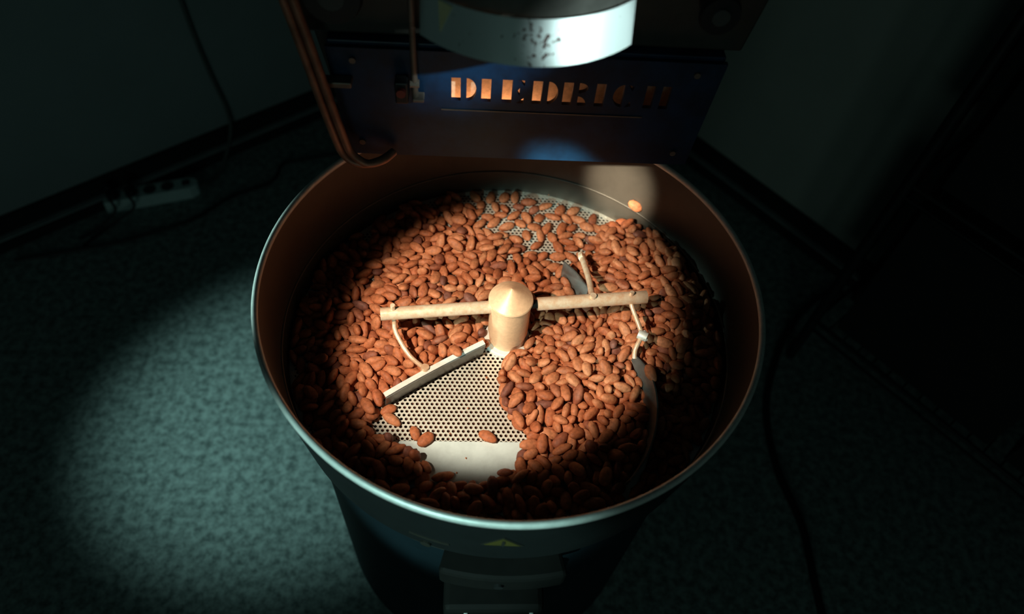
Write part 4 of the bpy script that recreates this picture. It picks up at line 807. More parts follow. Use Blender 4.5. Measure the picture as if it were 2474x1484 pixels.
    4,770,69,154,168,-12,120, 3,679,85,57,25,5,77, 4,792,162,83,-74,21,-64, 0,846,320,61,0,17,100, 0,729,439,57,28,5,-109,
    5,642,525,83,102,27,-119, 1,790,663,57,22,-7,101, 5,914,700,82,-122,-17,-113, 2,688,930,61,19,-11,-134, 1,630,1039,69,102,-14,-148,
    5,810,1090,57,31,5,123, 0,879,1291,71,58,9,-112, 0,772,1395,57,28,5,28, 4,646,1473,56,-31,6,26, 1,799,2045,54,-28,5,116,
    2,831,2518,58,28,4,156, 0,714,2761,57,28,5,-160, 4,951,-2665,58,20,-16,-151, 5,986,-2530,68,-93,-2,25, 3,986,-2344,59,-17,-8,84,
    0,936,-2134,61,0,17,-50, 3,917,-2248,140,-2,2,-124, 4,1046,-1947,58,-26,-5,-37, 3,962,-1980,147,-11,-2,-60, 3,1138,-2004,157,-52,26,-27,
    1,899,-1776,57,19,-13,-119, 4,953,-1668,123,23,-11,-58, 0,839,-1745,144,-52,10,96, 2,1017,-1534,58,-27,4,-100, 4,1074,-1636,141,88,14,-48,
    4,1091,-1477,144,40,27,94, 3,917,-1232,58,-26,5,177, 5,922,-1351,82,21,16,-7, 1,1014,-1354,156,56,16,64, 4,908,-1294,195,-91,-2,90,
    3,1071,-1045,57,-25,5,-61, 1,1128,-952,106,-42,51,9, 1,1002,-1013,211,-9,5,132, 4,896,-839,56,-31,6,-102, 5,1027,-807,58,30,3,80,
    5,945,-871,163,31,2,42, 0,1025,-744,219,74,10,167, 3,978,-598,60,13,11,67, 5,1071,-599,126,-69,1,-113, 4,1184,-693,171,-31,6,-23,
    3,1159,-594,244,12,-20,-65, 0,890,-372,60,-19,-12,77, 5,925,-431,151,24,-13,125, 0,918,-269,185,-82,24,-4, 5,1019,-211,57,-31,5,-68,
    5,1102,-100,67,78,10,94, 3,999,-115,163,7,5,-165, 0,971,20,60,-18,-13,-67, 1,898,125,131,-41,-8,77, 5,969,31,198,37,17,-15,
    2,1050,340,59,26,1,-5, 0,991,215,87,-6,-26,28, 1,982,285,184,-50,17,83, 4,902,522,56,-31,6,1, 4,880,421,125,14,8,166,
    0,960,535,157,-18,28,74, 0,1037,688,57,28,5,-102, 3,1147,664,116,-42,71,-32, 5,989,853,116,105,52,-3, 2,838,858,60,23,7,22,
    5,952,993,112,68,42,-50, 0,1088,1162,60,18,-13,-93, 3,1044,1310,90,-58,-37,-32, 0,1253,1342,131,175,-3,124, 5,1023,2091,57,-31,5,23,
    1,1077,2481,57,18,-14,134, 3,968,2677,57,-25,5,-123, 1,1206,-2630,54,28,5,90, 1,1264,-2542,114,-65,24,-36, 0,1198,-2418,60,18,-13,156,
    4,1406,-2495,60,18,13,-10, 5,1201,-2141,61,-20,-13,138, 3,1072,-2189,89,125,36,-62, 4,1148,-2257,141,20,9,70, 2,1226,-1937,59,26,5,-43,
    4,1256,-1970,164,31,2,124, 5,1276,-1858,209,60,-44,-161, 4,1149,-1746,56,-31,6,-148, 1,1030,-1795,113,41,21,-136, 0,1306,-1595,57,28,5,-88,
    0,1167,-1558,68,-11,-17,-68, 2,1242,-1515,141,12,23,119, 3,1168,-1323,57,-25,5,56, 0,1136,-1219,114,-28,-21,-18, 3,1017,-1190,175,13,39,116,
    1,1124,-1147,239,-158,-29,131, 5,1275,-1013,57,-31,5,26, 4,1302,-1164,56,30,4,-14, 5,1218,-1093,165,14,-13,119, 0,1299,-1047,237,-41,18,-82,
    5,1225,-859,57,31,5,-16, 5,1186,-711,61,-23,-9,-25, 2,1166,-879,181,-107,16,142, 5,1237,-579,57,-31,5,-175, 2,1347,-662,133,-9,-6,141,
    0,1324,-620,244,8,26,128, 5,1298,-497,275,79,15,173, 3,1173,-391,58,18,-10,-128, 0,1079,-352,123,-3,-9,34, 1,1060,-456,195,-31,-3,-146,
    4,1080,-268,213,39,-27,-133, 4,1221,-433,168,47,-27,111, 5,1251,-69,61,-20,-13,135, 4,1210,-188,80,-14,-31,104, 2,1272,-255,152,-33,18,-97,
    2,1333,-198,256,12,-7,71, 3,1199,-157,252,-14,54,134, 0,1169,143,57,28,5,-92, 1,1085,73,106,23,-24,-54, 2,1264,286,62,-14,-13,-69,
    1,1320,369,120,58,-42,156, 1,1122,492,54,28,5,-136, 2,1368,872,58,-28,4,-170, 4,1179,965,56,32,6,121, 3,1281,1170,160,33,38,-13,
    3,1270,1052,171,-34,25,-143, 3,1235,1179,58,-18,-10,-111, 1,1154,1387,57,-19,-13,133, 0,1268,1613,57,27,5,120, 1,1100,1814,57,-18,-14,-11,
    4,1255,2083,60,0,21,167, 1,1137,2279,57,18,-14,-128, 5,1254,2476,57,-31,5,152, 0,1196,2656,57,-28,5,-144, 4,1398,-2643,56,31,6,32,
    4,1426,-2328,56,29,3,80, 3,1287,-2344,93,-73,1,-49, 5,1387,-2137,57,31,5,143, 0,1305,-2176,148,-3,34,-81, 0,1510,-2001,57,-28,5,68,
    5,1417,-1905,70,96,-9,-125, 4,1503,-1999,164,-31,6,156, 5,1356,-1774,57,31,5,-164, 2,1247,-1741,137,10,3,48, 3,1482,-1534,58,22,0,163,
    5,1431,-1453,138,6,1,7, 3,1547,-1569,163,9,-23,105, 5,1345,-1350,65,9,-6,-111, 4,1294,-1289,140,7,-7,-109, 5,1390,-1350,203,-5,53,32,
    1,1432,-1226,173,-44,16,-25, 3,1448,-1089,58,-16,-13,-86, 3,1544,-974,72,-22,-21,-93, 1,1429,-1083,164,25,-2,-37, 0,1506,-1001,215,80,24,128,
    4,1401,-1004,284,-91,69,104, 5,1398,-817,57,31,5,123, 4,1342,-928,135,14,-4,150, 3,1366,-829,195,-3,-21,-59, 4,1460,-618,56,31,6,102,
    3,1493,-610,165,8,-22,-81, 1,1496,-667,285,-23,-21,-49, 4,1591,-583,255,35,32,144, 0,1330,-409,60,-18,-13,-108, 1,1469,-408,56,32,6,71,
    0,1403,-449,162,40,-6,-105, 5,1329,-388,241,49,75,-141, 1,1435,-237,57,18,-14,-173, 1,1438,-60,55,27,2,154, 2,1397,-134,142,-74,-6,157,
    4,1426,-254,181,-3,-32,38, 5,1355,73,64,-7,-14,15, 4,1262,102,146,88,0,-98, 5,1464,283,57,-31,5,18, 4,1498,178,98,-28,74,-61,
    2,1305,508,63,-8,13,-49, 4,1394,459,133,62,-8,106, 0,1467,677,57,-28,5,73, 3,1351,706,71,-27,-21,55, 2,1423,799,196,-35,-38,-138,
    1,1325,1048,61,-1,2,-147, 2,1391,1254,61,-16,-12,88, 4,1317,1419,60,-16,14,-136, 5,1395,1648,57,-31,5,103, 1,1395,1843,58,0,18,161,
    1,1445,2001,54,28,5,-34, 0,1401,2296,57,-28,5,145, 0,1524,2473,57,-28,5,-108, 4,1744,-2395,56,-31,6,-165, 4,1600,-2129,58,20,-16,-94,
    4,1547,-2140,156,38,45,-162, 3,1428,-2157,185,-102,-7,79, 0,1519,-2265,135,70,-77,153, 2,1709,-1935,63,-10,12,-144, 0,1600,-1882,135,-5,-9,10,
    5,1581,-1763,60,-27,-3,119, 0,1421,-1706,145,-11,-26,-128, 0,1527,-1800,208,31,-2,12, 0,1679,-1549,60,18,-13,-124, 4,1635,-1442,96,95,10,54,
    4,1676,-1535,186,-86,2,82, 4,1722,-1664,241,-148,0,-137, 5,1504,-1354,58,30,2,-68, 2,1586,-1238,88,66,10,106, 4,1668,-1202,162,6,-19,-116,
    1,1671,-1051,58,1,18,57, 4,1774,-1025,116,-8,33,77, 5,1648,-1055,176,31,13,-142, 2,1632,-794,58,28,4,-174, 5,1500,-785,133,11,4,66,
    5,1594,-892,206,-16,1,170, 3,1628,-613,57,25,5,59, 0,1741,-618,102,-19,11,-78, 1,1632,-624,161,152,-5,76, 4,1769,-718,216,-43,55,142,
    4,1603,-416,58,24,-8,-84, 0,1536,-332,132,2,9,87, 3,1634,-300,199,-38,-22,-150, 3,1629,-447,201,77,-42,50, 3,1498,-483,267,59,-33,-114,
    2,1620,-87,58,-28,4,-119, 3,1650,-207,103,12,-40,149, 4,1672,-139,205,-41,41,2, 2,1648,28,206,-30,-37,-91, 2,1526,-86,229,15,-83,62,
    3,1566,68,57,24,3,-139, 2,1496,36,163,-42,-8,147, 1,1670,270,54,-28,5,-142, 4,1591,295,156,-17,-21,56, 1,1502,508,57,-22,-7,34,
    4,1491,539,169,-28,42,49, 3,1631,710,58,16,-14,-112, 3,1561,866,98,-49,-41,82, 5,1540,661,167,-154,5,141, 4,1490,1000,58,-22,-12,-10,
    0,1599,1092,57,28,5,-33, 4,1494,1479,56,-31,6,31, 0,1579,1633,61,12,12,-17, 1,1560,1820,54,-28,5,115, 4,1613,2110,56,31,6,42,
    1,1570,2273,57,18,-14,-64, 5,1998,-2314,79,-42,-24,-30, 0,1817,-2196,71,122,-9,-119, 4,1864,-2281,137,80,-33,47, 4,1962,-1943,63,-48,8,-108,
    5,2074,-1990,62,-20,9,-109, 4,2044,-1908,167,177,34,111, 0,2136,-1824,148,-120,-59,-27, 5,1816,-1706,61,22,-10,56, 3,1686,-1695,138,-11,-6,-149,
    2,1830,-1734,189,66,29,-104, 1,1778,-1858,240,45,70,-78, 3,1877,-1479,58,16,-14,-88, 3,1793,-1493,134,-8,21,104, 3,1896,-1254,60,3,14,-113,
    5,1731,-1238,65,-130,-7,72, 4,1794,-1326,134,-98,-17,166, 1,1850,-1406,217,69,-16,-4, 1,1864,-1089,74,-38,-26,-2, 3,1856,-1208,163,22,-2,-175,
    4,1882,-1000,181,104,-2,132, 4,1846,-819,56,-31,6,-71, 2,1717,-907,119,28,15,-164, 5,1855,-829,205,86,-36,-80, 1,1734,-829,237,96,10,-55,
    5,1986,-529,61,-20,-13,-113, 2,2040,-672,107,35,-19,96, 0,2016,-725,263,121,31,122, 4,2106,-651,240,-11,1,107, 0,1763,-357,74,-89,1,-21,
    0,1786,-476,71,65,9,-15, 5,1737,-535,212,-36,-22,-86, 2,1781,-398,237,7,37,101, 3,1913,-200,58,21,-3,-127, 3,1822,-107,69,-31,11,45,
    0,1824,-70,176,-12,12,-33, 0,1810,-234,176,-69,-32,113, 0,1967,-148,232,-22,-11,-64, 5,1786,-292,303,-27,29,173, 4,1547,-244,296,-65,36,83,
    1,1769,52,56,24,-3,152, 0,1702,176,102,107,-32,174, 2,1878,281,58,28,5,134, 1,1947,292,148,2,12,85, 1,1801,251,156,-8,2,137,
    3,1720,395,149,126,-73,159, 3,1715,297,244,-3,-3,178, 5,1890,322,246,90,-5,78, 0,1476,356,190,50,-26,81, 1,1701,155,233,-20,-14,171,
    4,1943,207,316,-37,17,-59, 3,1717,496,62,-3,-3,177, 5,1574,425,117,87,33,-151, 3,1848,799,57,24,3,-23, 2,1816,642,62,-17,-11,10,
    4,1654,782,145,-156,15,42, 2,1534,846,248,13,-21,-175, 1,1775,772,172,72,10,35, 2,1732,881,249,-39,20,-3, 3,1738,641,192,-83,-18,174,
    3,1739,733,290,22,-5,-147, 4,1639,994,314,41,-14,-37, 1,1691,934,58,0,18,-18, 3,1936,1120,59,1,17,-31, 0,1748,1115,87,-126,31,92,
    5,1816,1202,189,-36,-68,-26, 4,1551,1292,64,105,-11,148, 0,1424,1094,144,-132,7,91, 1,1483,1259,152,-153,29,-38, 1,1632,1154,159,19,-1,-157,
    1,1535,1202,239,108,42,-146, 4,1688,1192,254,-136,23,132, 0,1327,922,204,-45,-58,-128, 2,1763,1650,58,28,4,-51, 0,1702,1851,57,28,5,136,
    4,1801,2166,64,-106,-11,2, 3,1757,2307,58,-21,-3,53, 1,2110,-2231,64,-50,8,-8, 4,2162,-2120,59,29,-2,-177, 5,2211,-1937,60,26,-4,98,
    4,2337,-2028,73,10,28,79, 4,2281,-1863,140,-35,54,27, 5,2249,-1758,65,76,9,-7, 3,2029,-1736,91,-66,-37,-122, 3,2191,-1696,172,-157,-45,-53,
    0,2089,-1618,177,35,-50,-56, 4,2206,-1564,56,31,6,41, 3,2128,-1453,58,21,-3,-140, 3,2308,-1565,189,-44,-63,3, 0,2202,-1527,204,-71,-53,-116,
    2,2149,-1258,63,0,16,63, 5,2103,-1401,196,79,-30,101, 1,2114,-1212,206,-73,-65,-118, 1,2252,-1430,251,145,-9,-21, 4,2265,-1022,56,-31,6,-101,
    4,2128,-1082,60,-19,13,-116, 1,2175,-1040,157,-13,17,55, 1,2237,-1070,249,-158,0,141, 3,2102,-894,58,16,-14,107, 0,2095,-820,169,29,0,96,
    2,2186,-680,58,-28,4,74, 2,2130,-538,102,-40,-34,-76, 4,2211,-711,187,126,20,65, 3,2308,-777,237,13,22,21, 2,2047,-346,58,-27,5,-18,
    4,2022,-444,148,1,-9,30, 1,1868,-429,168,-8,15,57, 5,1909,-334,247,-29,5,-77, 2,2026,-325,294,165,-39,120, 1,2032,-479,252,-34,-40,117,
    3,1929,-528,286,-49,0,118, 4,2181,-183,56,31,6,131, 5,2072,-200,122,-57,-14,128, 0,2020,-295,173,21,-12,-16, 1,2285,-231,148,-12,-2,-16,
    0,2176,-230,237,-4,15,57, 2,2176,-123,298,-53,-22,-38, 3,2047,-148,349,-27,21,120, 1,2099,-410,348,-162,-24,-152, 1,2147,-720,346,-73,27,-8,
    1,1939,109,57,-18,-14,155, 0,2051,-33,63,17,-15,86, 4,2150,-88,135,26,4,121, 5,1860,58,130,-1,-7,131, 4,2023,-6,176,-15,-17,-69,
    2,1945,121,215,-52,3,-10, 5,1946,-1,271,17,8,-180, 4,1845,84,318,21,-28,-30, 3,1382,193,190,91,73,-133, 2,2137,178,61,-18,-11,-142,
    3,2076,320,75,0,28,78, 1,2164,324,150,8,5,124, 1,2094,182,183,-23,28,177, 4,1938,486,196,10,12,-88, 5,2015,324,233,10,-6,79,
    5,2112,273,283,-49,-31,-175, 4,2114,139,297,-62,15,159, 0,2042,115,389,-39,11,-164, 1,1955,532,54,-28,5,177, 1,1984,428,82,77,-26,26,
    4,2000,598,148,-5,-7,-12, 1,1858,432,118,95,-8,-89, 0,1717,538,165,39,-27,-171, 3,1803,466,246,-20,-26,-109, 0,1846,571,298,26,-46,-136,
    0,1975,490,315,-8,-1,93, 0,2080,841,60,21,-2,41, 5,2148,645,65,-104,-9,-172, 3,2129,730,131,20,3,-171, 5,1908,751,159,-88,-14,35,
    0,2023,697,218,-13,5,42, 0,1929,751,279,11,7,-141, 1,1847,881,310,9,17,107, 4,2060,687,323,7,-15,-107, 1,2054,892,334,-15,-14,105,
    1,1980,800,385,-18,3,-34, 4,1958,944,409,-3,-14,-38, 1,2101,643,424,-176,-7,9, 0,2000,951,59,24,-2,-139, 0,1825,965,89,3,-28,-131,
    0,2061,951,174,117,-8,72, 5,1905,973,167,-15,8,-51, 1,1962,1072,195,53,22,138, 1,1985,1180,212,76,-21,146, 4,1972,913,252,9,5,-135,
    5,1717,1044,225,3,-11,142, 2,1551,1015,192,94,-27,-173, 3,1850,1052,277,51,15,136, 0,1953,1100,313,52,-15,154, 4,1774,997,385,164,-13,166,
    1,2150,1269,54,-28,5,-164, 5,2098,1115,87,-2,15,31, 1,2176,1344,150,42,18,180, 5,2152,1164,180,-42,-23,-99, 2,2015,1283,133,0,-16,98,
    5,1867,1318,191,6,23,169, 1,2096,1261,250,10,-12,-157, 4,2212,1193,289,-21,19,-74, 1,1745,1320,238,-162,37,-104, 5,1608,1602,229,-172,35,131,
    3,1909,1281,316,-31,1,-11, 2,2006,1351,367,56,5,125, 2,2030,1490,407,-8,-21,-74, 2,1840,1390,72,-75,9,170, 4,1898,1272,68,-32,-24,168,
    0,1977,1458,75,101,-13,167, 2,1638,1424,99,36,-32,19, 0,1552,1537,144,26,5,173, 3,1653,1302,137,179,-31,-177, 0,1819,1516,185,170,-12,82,
    5,1927,1457,250,14,3,48, 1,1692,1627,145,-57,4,113, 0,1723,1704,255,-19,6,-82, 0,1893,1521,346,16,14,52, 3,2130,1568,60,11,12,-1,
    4,1930,1611,56,149,-6,-73, 5,1728,1507,65,-77,8,171, 2,1842,1706,146,-12,9,-17, 3,2041,1727,88,49,-33,158, 0,2020,1838,198,2,-8,-138,
    5,2167,1726,161,-13,3,43, 0,1983,1644,204,-2,12,-124, 1,2071,1650,299,19,-5,-168, 4,2041,1781,299,-174,-8,-18, 4,1885,1705,264,-169,-34,46,
    4,2148,1724,375,-73,-16,-140, 2,1883,1805,61,-19,-10,62, 0,1949,2026,62,6,15,-39, 0,2047,1891,94,29,21,-65, 4,1657,1802,158,-162,13,-159,
    0,1721,2031,57,-28,5,-151, 3,1819,1900,119,-27,-32,-32, 3,1861,1993,170,30,15,161, 0,1664,2005,161,5,2,-59, 0,1812,1832,244,52,23,-42,
    0,1221,1928,71,-75,10,122, 2,1704,2187,149,171,19,114, 2,2127,2084,58,27,5,164, 2,2132,2249,58,-28,5,137, 2,1955,2246,73,62,9,140,
    0,2019,2327,150,-22,-3,170, 3,1858,2221,173,-5,-11,139, 1,2189,2154,144,-1,10,168, 1,2055,2108,174,76,8,-32, 3,2087,2239,215,-5,-6,-176,
    4,1921,2095,233,120,12,-43, 4,2219,2133,259,150,14,61, 5,2038,2173,315,-57,-6,38, 5,1750,2012,253,141,4,-137, 0,2437,-1713,57,28,5,131,
    3,2451,-1573,129,-27,-18,127, 4,2310,-1665,121,21,-43,-83, 0,2410,-1888,86,98,19,-76, 2,2436,-1462,58,28,4,41, 0,2591,-1518,75,1,-20,151,
    4,2609,-1653,84,-72,-45,129, 4,2456,-1447,210,177,10,10, 4,2322,-1342,56,-31,6,-32, 0,2250,-1193,119,-9,-4,-63, 0,2224,-1340,156,-22,-25,128,
    0,2371,-1349,184,-7,-33,167, 1,2384,-1091,54,-28,5,-139, 1,2501,-1113,127,-5,-6,-73, 5,2377,-1088,176,12,27,172, 1,2408,-1213,161,-160,47,122,
    3,2314,-845,58,17,-12,-19, 4,2215,-869,128,19,39,-91, 0,2226,-921,225,43,18,-29, 0,2371,-964,253,-88,-5,-105, 4,2427,-625,56,31,6,-14,
    2,2536,-820,65,-40,6,164, 1,2302,-715,122,-22,13,76, 4,2451,-807,176,84,-27,39, 5,2276,-480,64,-4,16,99, 3,2217,-347,114,14,-18,-149,
    4,2225,-505,170,-32,-10,122, 1,2292,-619,257,-28,13,57, 0,2294,-402,203,-28,-3,-60, 4,2267,-353,303,-26,12,155, 0,2170,-530,282,139,-12,-72,
    4,2055,-576,336,-37,9,-103, 1,2403,-798,304,178,-20,-110, 5,2264,-481,336,30,-34,175, 1,2379,-213,55,28,4,67, 1,2403,-95,131,-1,-8,-102,
    5,2472,-263,87,-87,17,-111, 3,2446,-388,158,-36,20,159, 5,2442,-165,238,-65,-14,51, 1,2382,-337,257,-38,-8,131, 0,2375,-138,321,-10,0,64,
    4,2647,-124,406,-92,13,130, 2,2257,22,58,-28,4,169, 4,2280,-101,87,32,34,-78, 4,2246,148,137,120,-6,141, 2,2193,42,176,-28,-5,167,
    4,2316,-112,214,-50,0,90, 0,2247,2,280,8,11,112, 4,2319,36,358,-14,1,-30, 0,2204,-72,410,99,-14,-167, 5,2103,2,346,8,66,36,
    5,2334,228,57,-31,5,-114, 2,2439,173,66,41,6,73, 3,2370,229,167,10,-13,-57, 4,2292,179,246,14,8,-159, 5,2408,248,322,-41,4,-4,
    4,2533,318,362,-40,32,39, 3,2255,177,364,-63,23,160, 5,2482,93,409,31,-12,-115, 0,2416,188,462,-48,-31,-35, 5,2376,321,500,90,-27,165,
    3,2150,492,60,-1,17,-52, 5,2312,394,64,4,16,38, 2,2265,498,131,8,16,109, 4,2171,570,193,39,-24,-61, 0,2184,408,223,5,9,155,
    0,2072,564,258,43,12,-122, 1,2201,349,327,-23,9,-17, 3,2095,489,366,-19,-17,-126, 5,2295,310,405,33,15,20, 5,2211,417,412,4,-15,-164,
    0,2222,535,443,4,-49,-64, 1,2100,235,446,168,-45,-109, 3,2378,754,59,17,10,-86, 3,2401,623,122,5,24,-131, 2,2300,711,161,-67,2,66,
    1,2297,859,216,-69,-3,49, 1,2207,694,238,10,-17,-59, 2,2330,744,295,-7,25,-33, 4,2463,735,327,12,-2,112, 4,2186,694,349,178,25,-85,
    3,2334,655,371,-52,18,-141, 3,2335,803,419,-143,15,13, 3,2395,608,455,56,27,34, 1,2434,786,490,37,-14,118, 5,2242,942,57,31,5,142,
    3,2233,1043,125,9,-16,-163, 4,2185,862,142,-9,-15,166, 4,2362,1004,179,26,-21,139, 1,2221,999,234,3,16,-127, 5,2178,858,271,6,18,-166,
    3,2143,1024,309,-4,16,103, 1,2108,1169,351,10,25,-170, 5,2226,1048,392,6,17,-33, 0,2202,881,391,3,4,17, 2,2013,1113,411,-180,-1,121,
    3,2127,939,473,132,6,45, 3,2332,1171,56,-25,5,-12, 5,2389,1191,151,26,-22,-135, 3,2440,1363,166,0,1,28, 5,2561,1198,176,11,-15,140,
    0,2297,1263,217,-17,-12,58, 0,2470,1102,232,71,9,2, 5,2428,1223,280,17,2,-150, 5,2430,1254,406,108,-23,114, 1,2534,1105,393,-68,-4,-178,
    0,2307,1172,377,-120,-6,141, 4,2161,1388,329,110,30,-70, 1,2187,1300,407,-118,-5,30, 4,2194,1424,62,-11,-5,-168, 5,2355,1427,65,-76,9,-109,
    5,2238,1464,157,53,11,149, 2,2258,1580,154,105,0,168, 2,2073,1473,182,-37,20,114, 4,2411,1508,227,9,-2,-73, 3,2187,1529,260,13,-6,-70,
    3,2311,1399,312,6,13,48, 4,2319,1574,299,-38,-18,-38, 2,2230,1547,378,48,2,-86, 5,2356,1624,413,-51,58,-20, 4,2067,1486,297,14,14,-107,
    5,2386,1644,61,20,-13,-167, 2,2581,1666,104,0,4,-27, 4,2463,1614,168,-14,-25,30, 0,2321,1691,167,65,-31,-159, 4,2446,1788,70,-93,1,-6,
    4,2362,1819,177,-49,29,-148, 3,2540,1779,191,-16,14,115, 3,2254,1772,266,-144,0,21, 3,2448,1716,251,41,4,-107, 5,2349,1730,330,16,-1,46,
    5,2481,1739,391,52,-21,-162, 2,2488,1868,343,-110,-60,156, 4,2189,1929,56,-30,6,-125, 4,2268,1731,59,-16,-17,-149, 2,2444,1925,72,-70,9,143,
    4,2300,1863,64,26,-20,-153, 5,2297,2017,122,3,9,78, 5,2383,1987,205,-36,-18,124, 0,2185,1987,212,25,-8,-4, 1,2193,1849,218,94,10,26,
    4,2070,1919,276,54,14,125, 3,2215,1937,317,8,-17,-169, 2,2104,2049,328,50,-39,-90, 1,2387,1957,306,-27,28,-65, 2,2609,-1320,58,-28,4,106,
    2,2441,-1263,66,0,18,143, 5,2584,-1296,173,-69,2,-89, 2,2649,-1110,59,-29,5,-180, 2,2709,-1251,99,-50,25,-56, 5,2682,-1096,178,-79,10,13,
    1,2852,-1143,82,67,-37,108, 2,2540,-958,61,-17,-12,-18, 3,2412,-954,136,3,-2,2, 1,2592,-875,172,5,-13,-176, 1,2565,-1005,184,-41,-28,165,
    3,2623,-684,61,6,8,-45, 5,2665,-633,162,61,17,-27, 3,2555,-704,150,-54,15,155, 1,2730,-780,183,126,39,29, 5,2552,-427,57,-31,5,-88,
    3,2434,-501,90,-10,-31,-51, 2,2406,-636,193,-25,19,134, 4,2620,-477,157,65,-2,-168, 0,2489,-509,223,-17,21,180, 4,2442,-578,294,15,-2,-24,
    4,2661,-688,266,119,-6,147, 4,2545,-404,302,-47,13,45, 1,2395,-425,342,-132,-46,118, 4,2632,-252,61,-4,17,1, 5,2584,-122,61,22,-11,-1,
    0,2626,-345,150,0,-3,-17, 4,2801,-407,180,66,33,61, 3,2681,-286,239,11,-17,-66, 3,2538,-249,257,-29,-12,39, 5,2482,-214,351,-5,11,-130,
    0,2672,-229,333,-10,-16,-120, 1,2506,2,54,-28,5,-169, 4,2556,40,163,-6,-16,15, 4,2537,-105,162,-178,-35,-58, 5,2688,-127,171,25,0,-60,
    5,2398,32,197,40,4,125, 2,2448,72,296,-55,12,-61, 3,2614,-22,257,-160,7,-81, 5,2564,23,356,-17,5,-114, 3,2675,27,412,148,-57,159,
    1,2660,210,56,25,7,-86, 4,2551,303,89,-76,-50,101, 1,2574,138,96,12,1,-52, 3,2636,204,173,13,-21,-106, 4,2529,259,209,23,5,-123,
    3,2629,245,278,-10,-17,-143, 2,2679,218,375,-46,-25,-162, 2,2720,226,486,17,-17,78, 1,2558,222,494,162,-5,-44, 2,2506,479,63,4,-12,-48,
    2,2575,529,160,14,-4,-99, 0,2446,372,134,-64,1,101, 4,2366,371,226,-7,-3,-86, 5,2448,518,211,-11,-23,-2, 5,2483,392,277,1,-22,-164,
    1,2339,585,253,2,-16,21, 3,2275,484,304,20,-2,-40, 3,2438,514,352,-5,-4,-82, 5,2562,476,418,3,-8,-94, 4,2410,454,449,21,-31,43,
    2,2586,652,58,-28,4,4, 2,2623,760,101,73,-11,174, 3,2725,674,185,3,7,-116, 3,2661,866,168,19,-18,-126, 0,2521,839,247,9,1,-150,
    2,2552,641,244,-9,-4,-47, 4,2624,746,279,-5,28,-17, 2,2758,778,303,-17,-6,-103, 2,2656,658,385,30,31,-173, 5,2545,782,393,17,9,74,
    0,2653,804,449,34,16,105, 2,2594,658,495,-60,-5,111, 0,2485,592,526,1,22,-51, 2,2422,944,61,-18,-12,118, 0,2477,869,148,0,-22,-162,
    0,2509,1069,87,-35,-29,134, 2,2535,988,181,-16,24,15, 0,2681,1068,206,17,-3,82, 4,2578,991,286,-12,3,-163, 3,2387,1011,297,160,13,-155,
    5,2433,895,330,-48,9,-159, 4,2551,998,392,-43,-4,-1, 4,2388,980,411,-12,-16,-100, 5,2519,1046,486,14,-5,7, 5,2537,915,479,-54,19,-164,
    0,2299,1022,485,-175,-20,-102, 2,2635,1143,58,28,4,163, 0,2615,1309,62,0,17,50, 2,2771,1242,77,-11,20,1, 2,2823,1257,188,14,-23,-91,
    3,2712,1312,211,22,30,-138, 4,2639,1239,270,32,-8,-13, 1,2840,1258,305,43,27,86, 1,2796,1388,377,-121,15,114, 0,2612,1232,400,-7,42,-84,
    3,2712,1134,348,114,-22,37, 2,2733,1305,454,24,6,-75, 3,2677,1166,480,-13,-21,99, 3,2610,1427,445,-3,-45,170, 2,2478,1368,58,28,4,-126,
    5,2556,1546,61,157,9,-8, 2,2620,1543,162,17,15,3, 5,2684,1427,113,-142,-21,-138, 3,2668,1450,242,28,30,-154, 4,2609,1620,256,-175,5,9,
    0,2528,1359,251,22,25,-36, 0,2563,1352,354,49,4,74, 0,2551,1653,352,38,-4,-149, 4,2429,1431,369,139,-10,92, 5,2653,1530,354,173,43,-162,
    2,2490,1552,445,-37,-33,137, 5,2843,-811,57,-31,4,-26, 3,2792,-973,58,-16,-14,80, 1,2729,-937,143,51,-13,-110, 3,2931,-1020,111,169,-68,12,
    0,2873,-684,57,-28,5,-27, 2,2972,-744,139,-11,-7,124, 5,2894,-884,160,-46,-33,174, 3,2989,-827,241,-31,-12,-116, 2,2740,-419,59,26,1,-45,
    4,2683,-557,65,82,7,-42, 4,2781,-537,140,20,17,15, 2,2806,-655,229,47,-4,147, 3,2910,-552,196,-19,-7,-55, 5,2843,-517,292,13,8,92,
    4,2975,-675,296,7,11,154, 0,2710,-498,289,47,-30,-58, 4,2613,-511,356,73,57,-92, 2,3039,-598,373,-34,-19,-105, 0,2884,-215,62,11,12,30,
    0,2779,-124,69,-50,8,62, 2,2989,-274,140,11,-14,20, 1,2889,-301,212,6,23,155, 5,2995,-140,150,-94,-12,0, 3,3001,-208,246,21,-4,-22,
    5,2833,-234,285,36,27,144, 0,2923,-182,353,-28,-12,-42, 2,2770,-307,377,-137,-41,86, 3,2718,35,57,-25,5,-132, 2,2766,13,156,19,-27,168,
    5,2858,93,174,-88,15,-34, 1,2975,144,192,-101,-2,-27, 1,2839,-89,213,13,-13,-165, 2,2742,82,269,2,3,100, 4,2840,69,350,0,-3,-130,
    1,2765,-73,356,-111,13,-178, 1,2799,97,446,42,-37,-103, 5,2888,267,60,26,-5,64, 5,3019,245,80,28,19,25, 4,2771,239,111,35,-17,-109,
    4,2791,334,182,-13,-15,-131, 2,2955,285,204,27,15,8, 1,2857,200,291,-22,16,-90, 5,2952,211,353,76,-35,94, 3,2822,303,406,9,34,114,
    4,2982,27,393,116,-51,-13, 3,2679,484,57,-25,5,-58, 2,2873,597,58,28,4,-178, 2,2802,470,112,14,23,-70, 3,2671,371,145,-44,-41,164,
    0,2740,515,230,4,-20,110, 1,2799,420,289,48,-19,54, 4,2657,408,287,9,35,101, 2,2663,536,340,-11,10,-156, 4,2902,427,409,-54,58,-151,
    3,2718,418,397,-27,1,35, 5,2776,545,442,-14,-3,5, 0,2702,427,506,-156,2,-21, 3,2996,801,57,25,5,-66, 5,2889,723,78,9,-21,-20,
